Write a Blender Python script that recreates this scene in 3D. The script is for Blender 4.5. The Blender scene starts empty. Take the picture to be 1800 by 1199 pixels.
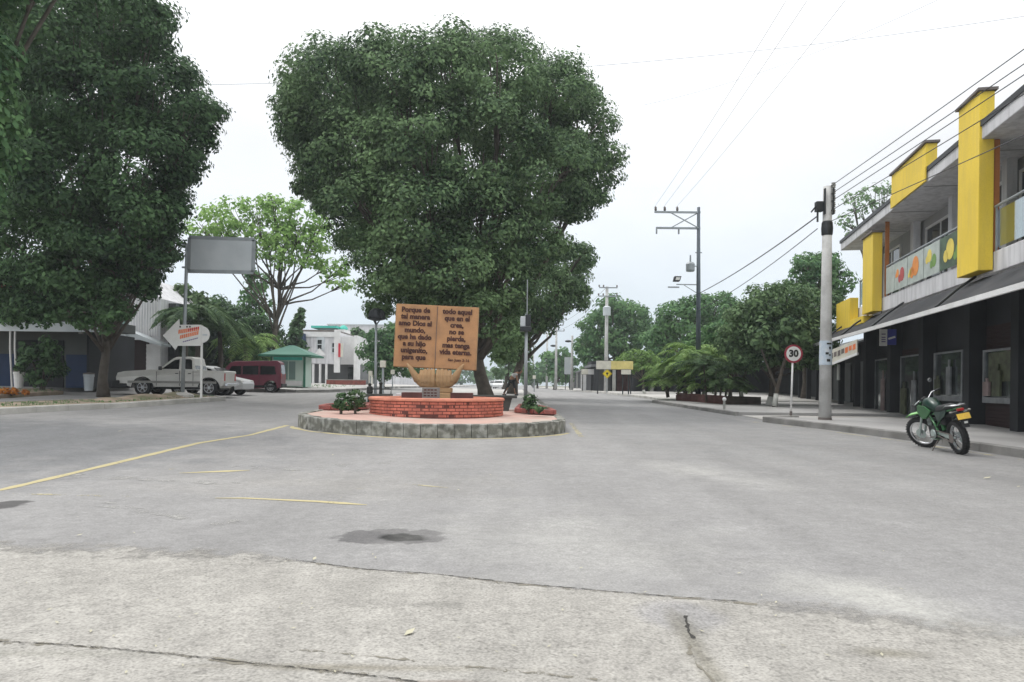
import bpy, math, random
import numpy as np
from mathutils import Vector, Matrix
R = math.radians
scene = bpy.context.scene
col = scene.collection
random.seed(7)

# ------------------------------------------------------------------ camera
CAMZ = 1.45; F = 1300.0; CX = 900.0; HY = 677.0; S = 0.0115
cam_d = bpy.data.cameras.new('camera'); cam = bpy.data.objects.new('camera', cam_d); col.objects.link(cam)
cam_d.lens = 26.0; cam_d.sensor_width = 36.0; cam_d.sensor_fit = 'HORIZONTAL'
cam_d.shift_y = (HY - 599.5) / 1800.0
cam_d.clip_start = 0.05; cam_d.clip_end = 3000
cam.matrix_world = Matrix.Translation((0, 0, CAMZ)) @ Matrix.Rotation(R(90), 4, 'X') @ Matrix.Rotation(S, 4, 'Z')
scene.camera = cam
scene.render.resolution_x = 1024; scene.render.resolution_y = 682
# ------------------------------------------------------------------ sky, sun, exposure
w = bpy.data.worlds.new('World'); scene.world = w; w.use_nodes = True
nt = w.node_tree; N = nt.nodes; L = nt.links; N.clear()
out = N.new('ShaderNodeOutputWorld'); bg = N.new('ShaderNodeBackground'); L.new(bg.outputs[0], out.inputs[0])
sky = N.new('ShaderNodeTexSky'); sky.sky_type = 'NISHITA'; sky.sun_disc = False
sky.sun_elevation = R(60); sky.sun_rotation = R(-50)
tc = N.new('ShaderNodeTexCoord'); sx = N.new('ShaderNodeSeparateXYZ'); L.new(tc.outputs['Generated'], sx.inputs[0])
ramp = N.new('ShaderNodeValToRGB'); L.new(sx.outputs[2], ramp.inputs[0])
el = ramp.color_ramp.elements
el[0].position = 0.0; el[0].color = (0.285, 0.335, 0.38, 1)
el[1].position = 1.0; el[1].color = (1.0, 1.0, 1.0, 1)
e = el.new(0.12); e.color = (0.35, 0.383, 0.411, 1)
e = el.new(0.30); e.color = (0.435, 0.442, 0.45, 1)
e = el.new(0.55); e.color = (0.62, 0.625, 0.63, 1)
no = N.new('ShaderNodeTexNoise'); no.inputs['Scale'].default_value = 2.2; no.inputs['Detail'].default_value = 5
mp = N.new('ShaderNodeMapping'); mp.inputs['Scale'].default_value = (1, 1, 2.5); L.new(tc.outputs['Generated'], mp.inputs[0]); L.new(mp.outputs[0], no.inputs[0])
mr = N.new('ShaderNodeMapRange'); L.new(no.outputs[0], mr.inputs[0])
mr.inputs[1].default_value = 0.3; mr.inputs[2].default_value = 0.7; mr.inputs[3].default_value = 23.0; mr.inputs[4].default_value = 27.5
vm = N.new('ShaderNodeVectorMath'); vm.operation = 'SCALE'; L.new(ramp.outputs[0], vm.inputs[0]); L.new(mr.outputs[0], vm.inputs['Scale'])
mx = N.new('ShaderNodeMix'); mx.data_type = 'RGBA'; mx.inputs[0].default_value = 0.94
L.new(sky.outputs[0], mx.inputs[6]); L.new(vm.outputs[0], mx.inputs[7]); L.new(mx.outputs[2], bg.inputs[0])
bg.inputs[1].default_value = 0.10
sd = bpy.data.lights.new('sun', 'SUN'); sun = bpy.data.objects.new('sun', sd); col.objects.link(sun)
sd.energy = 1.3; sd.angle = R(9); sd.color = (1.0, 0.97, 0.92)
sun.rotation_euler = (R(30), 0, R(230))
sun.location = (0, 0, 60)
scene.view_settings.view_transform = 'Standard'; scene.view_settings.look = 'None'
scene.view_settings.exposure = 0.0; scene.view_settings.gamma = 1.0

# ------------------------------------------------------------------ terrain and photo-to-place conversion
def sstep(a, b, t):
    t = min(1.0, max(0.0, (t - a) / (b - a))); return t * t * (3 - 2 * t)
def g(x, y):
    if y < 48: zy = 0.0137 * y
    elif y < 72: zy = 0.0137 * 48 + 0.0137 * ((y - 48) - (y - 48) ** 2 / 48.0)
    else: zy = 0.0137 * 48 + 0.0137 * 12
    t = min(22.0, max(0.0, -x - 2.0))
    return zy + 0.025 * t * sstep(7, 17, y)
def uv(px, py):
    dx = px - CX; dy = HY - py
    return dx - S * dy, dy + S * dx
def at(px, py, D):
    u, v = uv(px, py); return Vector((u * D / F, D, CAMZ + v * D / F))
def gnd(px, py, off=0.0):
    u, v = uv(px, py); lo, hi = 1.0, 400.0
    D = 1.5
    while D < 400:
        if CAMZ + v * D / F <= g(u * D / F, D) + off: break
        D *= 1.01
    lo, hi = D / 1.01, D
    for _ in range(25):
        m = (lo + hi) / 2
        if CAMZ + v * m / F <= g(u * m / F, m) + off: hi = m
        else: lo = m
    return Vector((u * hi / F, hi, g(u * hi / F, hi) + off))
def px2x(px, D): return (px - CX) * D / F
# ------------------------------------------------------------------ materials
def nodes(name):
    m = bpy.data.materials.new(name); m.use_nodes = True
    n = m.node_tree; b = n.nodes['Principled BSDF']; return m, n, b
def mat(name, c, rough=0.7, var=0.12, scale=3.0, metal=0.0, bump=0.0, bscale=40.0, fine=0.06, fscale=40.0, spec=0.4, dirt=None, dscale=1.5, damt=0.5, streak=None):
    m, n, b = nodes(name)
    b.inputs['Roughness'].default_value = rough; b.inputs['Metallic'].default_value = metal
    b.inputs['Specular IOR Level'].default_value = spec
    tc = n.nodes.new('ShaderNodeTexCoord')
    def noise(sc, det=4):
        q = n.nodes.new('ShaderNodeTexNoise'); q.inputs['Scale'].default_value = sc; q.inputs['Detail'].default_value = det
        n.links.new(tc.outputs['Object'], q.inputs[0]); return q.outputs[0]
    def rng(s, lo, hi, a=0.3, z=0.7):
        q = n.nodes.new('ShaderNodeMapRange'); n.links.new(s, q.inputs[0])
        for i, v in enumerate((a, z, lo, hi)): q.inputs[i + 1].default_value = v
        return q.outputs[0]
    v1 = rng(noise(scale), 1 - var, 1 + var); v2 = rng(noise(fscale, 2), 1 - fine, 1 + fine)
    mu = n.nodes.new('ShaderNodeMath'); mu.operation = 'MULTIPLY'; n.links.new(v1, mu.inputs[0]); n.links.new(v2, mu.inputs[1])
    sc = n.nodes.new('ShaderNodeVectorMath'); sc.operation = 'SCALE'; sc.inputs[0].default_value = c[:3]; n.links.new(mu.outputs[0], sc.inputs['Scale'])
    o = sc.outputs[0]
    if dirt:
        f = noise(dscale, 8)
        if streak:
            mpn = n.nodes.new('ShaderNodeMapping'); mpn.inputs['Scale'].default_value = (1, 1, streak); n.links.new(tc.outputs['Object'], mpn.inputs[0])
            n.links.new(mpn.outputs[0], f.node.inputs[0])
        f = rng(f, 0, damt, 0.45, 0.65)
        mxx = n.nodes.new('ShaderNodeMix'); mxx.data_type = 'RGBA'
        n.links.new(f, mxx.inputs[0]); n.links.new(o, mxx.inputs[6]); mxx.inputs[7].default_value = (*dirt, 1); o = mxx.outputs[2]
    n.links.new(o, b.inputs['Base Color'])
    if bump:
        bu = n.nodes.new('ShaderNodeBump'); bu.inputs['Strength'].default_value = bump; bu.inputs['Distance'].default_value = 0.02
        n.links.new(noise(bscale, 6), bu.inputs['Height']); n.links.new(bu.outputs[0], b.inputs['Normal'])
    return m
def leafmat(name, c1, c2, rough=0.55, vs=0.35):
    m, n, b = nodes(name)
    b.inputs['Roughness'].default_value = 0.62; b.inputs['Specular IOR Level'].default_value = 0.13
    ge = n.nodes.new('ShaderNodeNewGeometry'); tc = n.nodes.new('ShaderNodeTexCoord')
    q = n.nodes.new('ShaderNodeTexNoise'); q.inputs['Scale'].default_value = vs; q.inputs['Detail'].default_value = 3
    n.links.new(tc.outputs['Object'], q.inputs[0])
    ad = n.nodes.new('ShaderNodeMath'); ad.operation = 'MULTIPLY_ADD'; n.links.new(q.outputs[0], ad.inputs[0]); ad.inputs[1].default_value = 1.6
    h = n.nodes.new('ShaderNodeMath'); h.operation = 'MULTIPLY_ADD'; n.links.new(ge.outputs['Random Per Island'], h.inputs[0]); h.inputs[1].default_value = 0.7; h.inputs[2].default_value = -0.65
    n.links.new(h.outputs[0], ad.inputs[2])
    mxx = n.nodes.new('ShaderNodeMix'); mxx.data_type = 'RGBA'; mxx.clamp_factor = True
    n.links.new(ad.outputs[0], mxx.inputs[0]); mxx.inputs[6].default_value = (*c1, 1); mxx.inputs[7].default_value = (*c2, 1)
    n.links.new(mxx.outputs[2], b.inputs['Base Color'])
    tr = n.nodes.new('ShaderNodeBsdfTranslucent'); n.links.new(mxx.outputs[2], tr.inputs[0])
    ms = n.nodes.new('ShaderNodeMixShader'); ms.inputs[0].default_value = 0.22
    o = n.nodes['Material Output']; n.links.new(b.outputs[0], ms.inputs[1]); n.links.new(tr.outputs[0], ms.inputs[2]); n.links.new(ms.outputs[0], o.inputs[0])
    return m
M = {}
M['leaf_ficus'] = leafmat('leaf_ficus', (0.022, 0.054, 0.026), (0.215, 0.33, 0.150))
M['leaf_dark'] = leafmat('leaf_dark', (0.013, 0.035, 0.019), (0.125, 0.225, 0.095))
M['leaf_bright'] = leafmat('leaf_bright', (0.16, 0.30, 0.08), (0.36, 0.55, 0.17))
M['leaf_mid'] = leafmat('leaf_mid', (0.048, 0.115, 0.055), (0.16, 0.29, 0.11))
M['leaf_lime'] = leafmat('leaf_lime', (0.10, 0.19, 0.05), (0.25, 0.38, 0.12))
M['leaf_pale'] = leafmat('leaf_pale', (0.12, 0.20, 0.11), (0.26, 0.38, 0.20))
M['leaf_palm'] = leafmat('leaf_palm', (0.10, 0.20, 0.06), (0.36, 0.50, 0.17))
M['leaf_palm_dark'] = leafmat('leaf_palm_dark', (0.04, 0.085, 0.04), (0.13, 0.20, 0.085))
M['bark'] = mat('bark', (0.10, 0.085, 0.07), 0.9, 0.3, 4, bump=0.8, bscale=12)
M['bark_white'] = mat('bark_white', (0.62, 0.62, 0.58), 0.9, 0.15, 4)
M['pole_concrete'] = mat('pole_concrete', (0.54, 0.54, 0.53), 0.85, 0.12, 1.5, bump=0.3, dirt=(0.22, 0.21, 0.20), dscale=2, damt=0.4)
M['pole_steel'] = mat('pole_steel', (0.09, 0.11, 0.13), 0.5, 0.15, 2, metal=0.4)
M['galv'] = mat('galv', (0.33, 0.36, 0.38), 0.5, 0.12, 3, metal=0.3)
M['dark_metal'] = mat('dark_metal', (0.03, 0.034, 0.038), 0.5, 0.1, 6, metal=0.3)
M['wire'] = mat('wire', (0.05, 0.05, 0.055), 0.6)
M['wire_alu'] = mat('wire_alu', (0.42, 0.43, 0.45), 0.5)
M['white'] = mat('white', (0.74, 0.74, 0.74), 0.6, 0.06, 2, dirt=(0.45, 0.44, 0.42), dscale=1.2, damt=0.25)
M['wall_white'] = mat('wall_white', (0.64, 0.64, 0.66), 0.8, 0.08, 1.2, dirt=(0.36, 0.36, 0.37), dscale=5, damt=0.5, bump=0.1, streak=.12)
M['wall_grey'] = mat('wall_grey', (0.38, 0.38, 0.39), 0.85, 0.1, 0.8, dirt=(0.25, 0.25, 0.25), dscale=0.9, damt=0.3)
M['yellow'] = mat('yellow', (0.82, 0.60, 0.065), 0.7, 0.07, 0.7, dirt=(0.62, 0.46, 0.11), dscale=5, damt=0.35, bump=0.15, streak=.12)
M['yellow_deep'] = mat('yellow_deep', (0.66, 0.40, 0.03), 0.65, 0.05, 0.7)
M['orange_trim'] = mat('orange_trim', (0.38, 0.14, 0.04), 0.7)
M['cap_grey'] = mat('cap_grey', (0.16, 0.14, 0.13), 0.85)
M['black_fabric'] = mat('black_fabric', (0.035, 0.037, 0.042), 0.9, 0.25, 0.6, dirt=(0.10, 0.10, 0.105), dscale=0.7, damt=0.5, bump=0.2, bscale=4)
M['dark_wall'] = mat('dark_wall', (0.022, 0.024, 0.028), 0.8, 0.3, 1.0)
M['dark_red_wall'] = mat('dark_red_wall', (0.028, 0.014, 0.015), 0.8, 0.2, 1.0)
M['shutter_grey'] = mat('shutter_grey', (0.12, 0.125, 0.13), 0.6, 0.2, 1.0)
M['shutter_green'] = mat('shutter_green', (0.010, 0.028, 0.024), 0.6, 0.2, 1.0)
def glassy(name, c, rough=0.06, spec=0.9, metal=0.0):
    return mat(name, c, rough, 0.05, 2, metal=metal, spec=spec, fine=0.02)
M['glass_dark'] = glassy('glass_dark', (0.02, 0.023, 0.026))
M['shop_frame'] = mat('shop_frame', (0.20, 0.21, 0.22), 0.6, 0.3, 3.0)
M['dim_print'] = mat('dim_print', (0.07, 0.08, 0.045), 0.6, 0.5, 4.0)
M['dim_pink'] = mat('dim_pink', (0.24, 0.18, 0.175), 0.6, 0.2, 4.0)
M['shade_wall'] = mat('shade_wall', (0.10, 0.108, 0.105), 0.85, 0.15, 0.9, dirt=(0.06, 0.065, 0.06), dscale=0.9, damt=0.5)  # wall colour darkened to carry the shade under the big tree
M['glass_shop'] = mat('glass_shop', (0.22, 0.25, 0.26), 0.07, 0.25, 1.5, metal=0.75, spec=0.9)
m_, n_, b_ = nodes('glass_rail')
gt = n_.nodes.new('ShaderNodeBsdfTransparent'); gt.inputs[0].default_value = (0.72, 0.80, 0.80, 1); gg = n_.nodes.new('ShaderNodeBsdfGlossy'); gg.inputs['Roughness'].default_value = 0.02; gg.inputs[0].default_value = (0.85, 0.9, 0.92, 1)
gm = n_.nodes.new('ShaderNodeMixShader'); gm.inputs[0].default_value = 0.42
n_.links.new(gt.outputs[0], gm.inputs[1]); n_.links.new(gg.outputs[0], gm.inputs[2]); n_.links.new(gm.outputs[0], n_.nodes['Material Output'].inputs[0]); M['glass_rail'] = m_
M['glass_car'] = glassy('glass_car', (0.012, 0.013, 0.015), 0.08, 0.6)
M['book'] = mat('book', (0.49, 0.27, 0.130), 0.8, 0.12, 1.3, bump=0.35, bscale=14, dirt=(0.30, 0.175, 0.10), dscale=2.2, damt=0.5)
M['hands'] = mat('hands', (0.44, 0.28, 0.145), 0.8, 0.15, 2.0, bump=0.3, bscale=10, dirt=(0.30, 0.20, 0.12), dscale=2.2, damt=0.4)
M['ink'] = mat('ink', (0.075, 0.03, 0.022), 0.7, 0.3, 6)
M['brick'] = mat('brick', (0.60, 0.19, 0.13), 0.85, 0.32, 4.5, bump=0.5, bscale=30, dirt=(0.28, 0.09, 0.07), dscale=2.3, damt=0.7)
M['brick_cap'] = mat('brick_cap', (0.62, 0.25, 0.17), 0.85, 0.18, 3.0, bump=0.3)
M['mortar'] = mat('mortar', (0.13, 0.05, 0.042), 0.95, 0.2, 5)
M['brick_dark'] = mat('brick_dark', (0.12, 0.05, 0.045), 0.85, 0.3, 4.0)
M['red_edge'] = mat('red_edge', (0.33, 0.105, 0.09), 0.8, 0.25, 4.0, dirt=(0.14, 0.07, 0.06), dscale=3, damt=0.6)
M['pink_pave'] = mat('pink_pave', (0.47, 0.31, 0.265), 0.9, 0.12, 1.6, dirt=(0.42, 0.39, 0.34), dscale=0.9, damt=0.7, bump=0.2)
M['kerb_block'] = mat('kerb_block', (0.16, 0.16, 0.14), 0.9, 0.3, 2.5, bump=0.5, bscale=25, dirt=(0.44, 0.44, 0.41), dscale=5.5, damt=0.75)
M['kerb_grey'] = mat('kerb_grey', (0.24, 0.235, 0.225), 0.9, 0.2, 1.2, bump=0.4, bscale=25, dirt=(0.13, 0.125, 0.12), dscale=1.5, damt=0.6)
M['kerb_light'] = mat('kerb_light', (0.50, 0.49, 0.46), 0.9, 0.12, 1.2, bump=0.4, bscale=25, dirt=(0.28, 0.27, 0.25), dscale=1.5, damt=0.5)
M['pave'] = mat('pave', (0.36, 0.355, 0.35), 0.9, 0.1, 0.7, bump=0.2, dirt=(0.27, 0.265, 0.26), dscale=0.6, damt=0.6)
M['pave_light'] = mat('pave_light', (0.44, 0.43, 0.41), 0.9, 0.1, 0.7, dirt=(0.30, 0.28, 0.26), dscale=0.6, damt=0.5)
M['dirt'] = mat('dirt', (0.30, 0.235, 0.18), 0.95, 0.2, 1.5, bump=0.6, bscale=8, dirt=(0.13, 0.14, 0.07), dscale=1.2, damt=0.85)
M['soil'] = mat('soil', (0.07, 0.055, 0.045), 0.95, 0.3, 3)
M['ground'] = mat('ground', (0.22, 0.20, 0.15), 0.95, 0.2, 0.2, dirt=(0.08, 0.11, 0.05), dscale=0.1, damt=0.9)
M['marking'] = mat('marking', (0.48, 0.41, 0.22), 0.9, 0.1, 3.0, dirt=(0.30, 0.29, 0.27), dscale=5, damt=0.85)
M['marking_faint'] = mat('marking_faint', (0.42, 0.38, 0.27), 0.9, 0.1, 3.0, dirt=(0.275, 0.27, 0.265), dscale=3, damt=1.0)
M['marking_white'] = mat('marking_white', (0.325, 0.32, 0.30), 0.9, 0.1, 3.0, dirt=(0.275, 0.27, 0.265), dscale=3, damt=1.0)
M['crack'] = mat('crack', (0.045, 0.042, 0.04), 0.95, 0.4, 8)
M['crack_soft'] = mat('crack_soft', (0.20, 0.19, 0.165), 0.95, 0.2, 5, dirt=(0.32, 0.31, 0.29), dscale=5, damt=0.9)
M['tyre'] = mat('tyre', (0.022, 0.022, 0.023), 0.85)
M['rim'] = mat('rim', (0.50, 0.50, 0.51), 0.35, metal=0.6)
M['chrome'] = mat('chrome', (0.65, 0.66, 0.68), 0.25, metal=0.9)
M['silver_paint'] = mat('silver_paint', (0.60, 0.59, 0.555), 0.35, 0.03, 1, spec=0.6, dirt=(0.42, 0.41, 0.38), dscale=1.5, damt=0.3)
M['silver_car'] = mat('silver_car', (0.50, 0.51, 0.52), 0.32, 0.03, 1, spec=0.6)
M['maroon'] = mat('maroon', (0.15, 0.014, 0.036), 0.35, 0.04, 1, spec=0.6)
M['black_plastic'] = mat('black_plastic', (0.018, 0.019, 0.021), 0.55)
M['tan_trim'] = mat('tan_trim', (0.26, 0.255, 0.235), 0.5)
M['lamp_glass'] = mat('lamp_glass', (0.75, 0.75, 0.72), 0.2)
M['tail_red'] = mat('tail_red', (0.45, 0.03, 0.03), 0.3)
M['moto_green'] = mat('moto_green', (0.03, 0.15, 0.045), 0.35, spec=0.6)
M['moto_lime'] = mat('moto_lime', (0.20, 0.50, 0.14), 0.35, spec=0.6)
M['moto_dkgreen'] = mat('moto_dkgreen', (0.008, 0.035, 0.025), 0.3, spec=0.6)
M['moto_silver'] = mat('moto_silver', (0.45, 0.52, 0.50), 0.35, metal=0.5)
M['plate_yellow'] = mat('plate_yellow', (0.85, 0.55, 0.08), 0.5, dirt=(0.7, 0.45, 0.1), dscale=8, damt=0.4)
M['kiosk_green'] = mat('kiosk_green', (0.085, 0.21, 0.16), 0.6, 0.08, 1)
M['kiosk_band'] = mat('kiosk_band', (0.03, 0.16, 0.10), 0.6, 0.08, 1)
M['kiosk_pale'] = mat('kiosk_pale', (0.50, 0.62, 0.55), 0.6, 0.08, 1)
M['kiosk_glass'] = glassy('kiosk_glass', (0.18, 0.28, 0.25), 0.15)
M['turquoise'] = mat('turquoise', (0.08, 0.52, 0.43), 0.6)
M['blue_dado'] = mat('blue_dado', (0.010, 0.030, 0.085), 0.6)
M['blue_sign'] = mat('blue_sign', (0.06, 0.07, 0.33), 0.5)
M['red'] = mat('red', (0.52, 0.03, 0.05), 0.6)
M['orange_print'] = mat('orange_print', (0.72, 0.20, 0.08), 0.6)
M['purple_print'] = mat('purple_print', (0.14, 0.09, 0.25), 0.6)
M['sign_white'] = mat('sign_white', (0.72, 0.72, 0.70), 0.5, 0.04)
M['sign_red'] = mat('sign_red', (0.30, 0.035, 0.055), 0.5)
M['sign_yellow'] = mat('sign_yellow', (0.80, 0.62, 0.03), 0.5)
M['board_yellow'] = mat('board_yellow', (0.68, 0.58, 0.22), 0.6)
M['board_cream'] = mat('board_cream', (0.62, 0.60, 0.52), 0.6)
M['black'] = mat('black', (0.02, 0.022, 0.02), 0.6)
M['sticker'] = mat('sticker', (0.50, 0.58, 0.66), 0.6, 0.1, 5, dirt=(0.6, 0.6, 0.6), dscale=5, damt=0.6)
M['panel_grey'] = mat('panel_grey', (0.50, 0.54, 0.565), 0.55, 0.07, 0.8, metal=0.1, dirt=(0.58, 0.61, 0.63), dscale=1.0, damt=0.7)
M['skin'] = mat('skin', (0.28, 0.15, 0.09), 0.6)
M['hair'] = mat('hair', (0.02, 0.015, 0.012), 0.7)
M['shirt'] = mat('shirt', (0.50, 0.50, 0.51), 0.9)
M['trousers'] = mat('trousers', (0.025, 0.027, 0.03), 0.9)
M['orange_flower'] = leafmat('orange_flower', (0.30, 0.10, 0.03), (0.60, 0.24, 0.04))
M['fruit_red'] = mat('fruit_red', (0.45, 0.06, 0.06), 0.5)
M['fruit_orange'] = mat('fruit_orange', (0.75, 0.26, 0.04), 0.5)
M['fruit_yellow'] = mat('fruit_yellow', (0.75, 0.60, 0.10), 0.5)
M['fruit_green'] = mat('fruit_green', (0.16, 0.30, 0.06), 0.5)
M['banner'] = mat('banner', (0.42, 0.47, 0.44), 0.5, 0.15, 3)
M['banner_dark'] = mat('banner_dark', (0.05, 0.09, 0.05), 0.5, 0.3, 3)
M['stone'] = mat('stone', (0.34, 0.34, 0.32), 0.9, 0.2, 2, bump=0.3)
M['stone_dark'] = mat('stone_dark', (0.07, 0.075, 0.07), 0.85, 0.3, 3, bump=0.3)
M['leaf_litter'] = mat('leaf_litter', (0.42, 0.40, 0.30), 0.9)

def worn(name, c, cover, scale=2.0, c2=None):
    m, n, b = nodes(name); b.inputs['Base Color'].default_value = (*c, 1); b.inputs['Roughness'].default_value = 0.9
    tc = n.nodes.new('ShaderNodeTexCoord'); f = None
    for (sc, w_) in ((scale, .6), (scale * 12, .4)):
        q = n.nodes.new('ShaderNodeTexNoise'); q.inputs['Scale'].default_value = sc; q.inputs['Detail'].default_value = 6; n.links.new(tc.outputs['Object'], q.inputs[0])
        mm = n.nodes.new('ShaderNodeMath'); mm.operation = 'MULTIPLY_ADD'; n.links.new(q.outputs[0], mm.inputs[0]); mm.inputs[1].default_value = w_
        if f: n.links.new(f, mm.inputs[2])
        else: mm.inputs[2].default_value = 0
        f = mm.outputs[0]
    r_ = n.nodes.new('ShaderNodeMapRange'); n.links.new(f, r_.inputs[0])
    for i, v in enumerate((.56 - cover * .14, .62 - cover * .14, 0, .92)): r_.inputs[i + 1].default_value = v
    t = n.nodes.new('ShaderNodeBsdfTransparent'); x = n.nodes.new('ShaderNodeMixShader'); n.links.new(r_.outputs[0], x.inputs[0]); n.links.new(t.outputs[0], x.inputs[1]); n.links.new(b.outputs[0], x.inputs[2])
    n.links.new(x.outputs[0], n.nodes['Material Output'].inputs[0]); return m
M['marking'] = worn('marking', (0.47, 0.41, 0.23), 1.55, 3)
M['marking_faint'] = worn('marking_faint', (0.42, 0.38, 0.25), .45)
M['marking_white'] = worn('marking_white', (0.34, 0.335, 0.32), .3, 4)
M['dust'] = worn('dust', (0.335, 0.325, 0.30), .5, 2.2)
M['road_dust'] = worn('road_dust', (0.262, 0.258, 0.25), .55, 2.2)
M['crack'] = worn('crack', (0.035, 0.033, 0.03), 1.7, .8)
M['crack_soft'] = worn('crack_soft', (0.20, 0.185, 0.15), .45, 9)
def asphalt(name, base, patches, speck=0.16):
    m, n, b = nodes(name)
    b.inputs['Roughness'].default_value = 0.88; b.inputs['Specular IOR Level'].default_value = 0.25
    ge = n.nodes.new('ShaderNodeTexCoord')
    def noise(sc, det=5, vec=None, dist=0.0):
        q = n.nodes.new('ShaderNodeTexNoise'); q.inputs['Scale'].default_value = sc; q.inputs['Detail'].default_value = det
        q.inputs['Distortion'].default_value = dist
        n.links.new(vec or ge.outputs['Object'], q.inputs[0]); return q.outputs[0]
    def rng(s, lo, hi, a=0.3, z=0.7):
        q = n.nodes.new('ShaderNodeMapRange'); n.links.new(s, q.inputs[0])
        for i, v in enumerate((a, z, lo, hi)): q.inputs[i + 1].default_value = v
        return q.outputs[0]
    def mul(a, b_):
        q = n.nodes.new('ShaderNodeMath'); q.operation = 'MULTIPLY'; n.links.new(a, q.inputs[0])
        if isinstance(b_, float): q.inputs[1].default_value = b_
        else: n.links.new(b_, q.inputs[1])
        return q.outputs[0]
    st = n.nodes.new('ShaderNodeMapping'); st.inputs['Scale'].default_value = (1.1, 0.16, 1); st.inputs['Rotation'].default_value = (0, 0, R(8))
    n.links.new(ge.outputs['Object'], st.inputs[0])
    st2 = n.nodes.new('ShaderNodeMapping'); st2.inputs['Scale'].default_value = (0.22, 1.3, 1); st2.inputs['Rotation'].default_value = (0, 0, R(-14))
    n.links.new(ge.outputs['Object'], st2.inputs[0])
    f = mul(rng(noise(0.12), 0.94, 1.06), rng(noise(2.6, 9), 0.94, 1.06))
    f = mul(f, rng(noise(1.0, 8, st.outputs[0]), 0.90, 1.09)); f = mul(f, rng(noise(9, 6), 0.94, 1.06))
    f = mul(f, rng(noise(1.2, 6, st2.outputs[0], 0.4), 0.97, 1.04, 0.35, 0.75))
    f = mul(f, rng(noise(55, 3), 1 - speck, 1 + speck))
    f = mul(f, rng(noise(16, 4), 0.92, 1.08))
    if speck > .2:
        vo = n.nodes.new('ShaderNodeTexVoronoi'); vo.inputs['Scale'].default_value = 42; n.links.new(ge.outputs['Object'], vo.inputs[0])
        f = mul(f, rng(vo.outputs['Distance'], 0.78, 1.10, 0.02, 0.45)); f = mul(f, rng(noise(5, 8), 0.90, 1.08, .35, .65)); f = mul(f, rng(noise(28, 2), 0.72, 1.0, .30, .42))
    sc = n.nodes.new('ShaderNodeVectorMath'); sc.operation = 'SCALE'; sc.inputs[0].default_value = base; n.links.new(f, sc.inputs['Scale'])
    o = sc.outputs[0]
    wob = noise(1.7, 6); wob2 = noise(7, 6)
    for (cx, cy, rx, ry, rot, c, soft, strg) in patches:
        mpn = n.nodes.new('ShaderNodeMapping'); mpn.vector_type = 'TEXTURE'
        mpn.inputs['Location'].default_value = (cx, cy, 0); mpn.inputs['Rotation'].default_value = (0, 0, rot); mpn.inputs['Scale'].default_value = (rx, ry, 1e3)
        n.links.new(ge.outputs['Object'], mpn.inputs[0])
        ln = n.nodes.new('ShaderNodeVectorMath'); ln.operation = 'LENGTH'; n.links.new(mpn.outputs[0], ln.inputs[0])
        ad = n.nodes.new('ShaderNodeMath'); ad.operation = 'ADD'; n.links.new(ln.outputs['Value'], ad.inputs[0])
        n.links.new(rng(wob if soft > .3 else wob2, -0.45 if soft > .3 else -.2, 0.45 if soft > .3 else .2), ad.inputs[1])
        k = rng(ad.outputs[0], strg, 0.0, 1 - soft, 1 + soft * 0.3)
        mxx = n.nodes.new('ShaderNodeMix'); mxx.data_type = 'RGBA'; n.links.new(k, mxx.inputs[0]); n.links.new(o, mxx.inputs[6])
        q2 = n.nodes.new('ShaderNodeVectorMath'); q2.operation = 'SCALE'; q2.inputs[0].default_value = c; n.links.new(f, q2.inputs['Scale'])
        n.links.new(q2.outputs[0], mxx.inputs[7]); o = mxx.outputs[2]
    n.links.new(o, b.inputs['Base Color'])
    bu = n.nodes.new('ShaderNodeBump'); bu.inputs['Strength'].default_value = 0.5; bu.inputs['Distance'].default_value = 0.008
    n.links.new(noise(70, 4), bu.inputs['Height']); n.links.new(bu.outputs[0], b.inputs['Normal'])
    return m
def patch(px, py, rxpx, rypx, rot, c, soft, strg):
    p = gnd(px, py); q = gnd(px, py - rypx)
    return (p.x, p.y, rxpx * p.y / F, abs(q.y - p.y), rot, c, soft, strg)
road_patches = [patch(690, 943, 100, 13, 0.0, (0.12, 0.117, 0.118), 0.10, 0.9), patch(708, 945, 46, 7, 0.0, (0.022, 0.022, 0.022), 0.28, 0.97),
    patch(0, 889, 38, 11, 0.0, (0.075, 0.073, 0.073), 0.2, 0.92),
    patch(1235, 830, 70, 22, 0.35, (0.36, 0.355, 0.34), 0.9, 0.7), patch(1560, 1060, 120, 60, 0.5, (0.40, 0.395, 0.37), 0.9, 0.75),
    patch(-60, 775, 560, 46, 0.0, (0.185, 0.187, 0.192), 0.5, 0.75), patch(1150, 720, 210, 20, 0.0, (0.21, 0.212, 0.216), 0.7, 0.7),  # first one: darker left-lane asphalt, with some tree shade put into its tone
    patch(1000, 950, 260, 60, 0.2, (0.335, 0.33, 0.315), 0.9, 0.6), patch(560, 850, 330, 22, 0.0, (0.30, 0.29, 0.275), 0.9, 0.6),
    patch(1150, 760, 150, 25, 0.1, (0.24, 0.24, 0.238), 0.9, 0.5), patch(340, 985, 330, 30, 0.0, (0.235, 0.232, 0.228), 0.8, 0.6)]
M['asphalt'] = asphalt('asphalt', (0.254, 0.250, 0.247), road_patches, 0.17)
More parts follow.
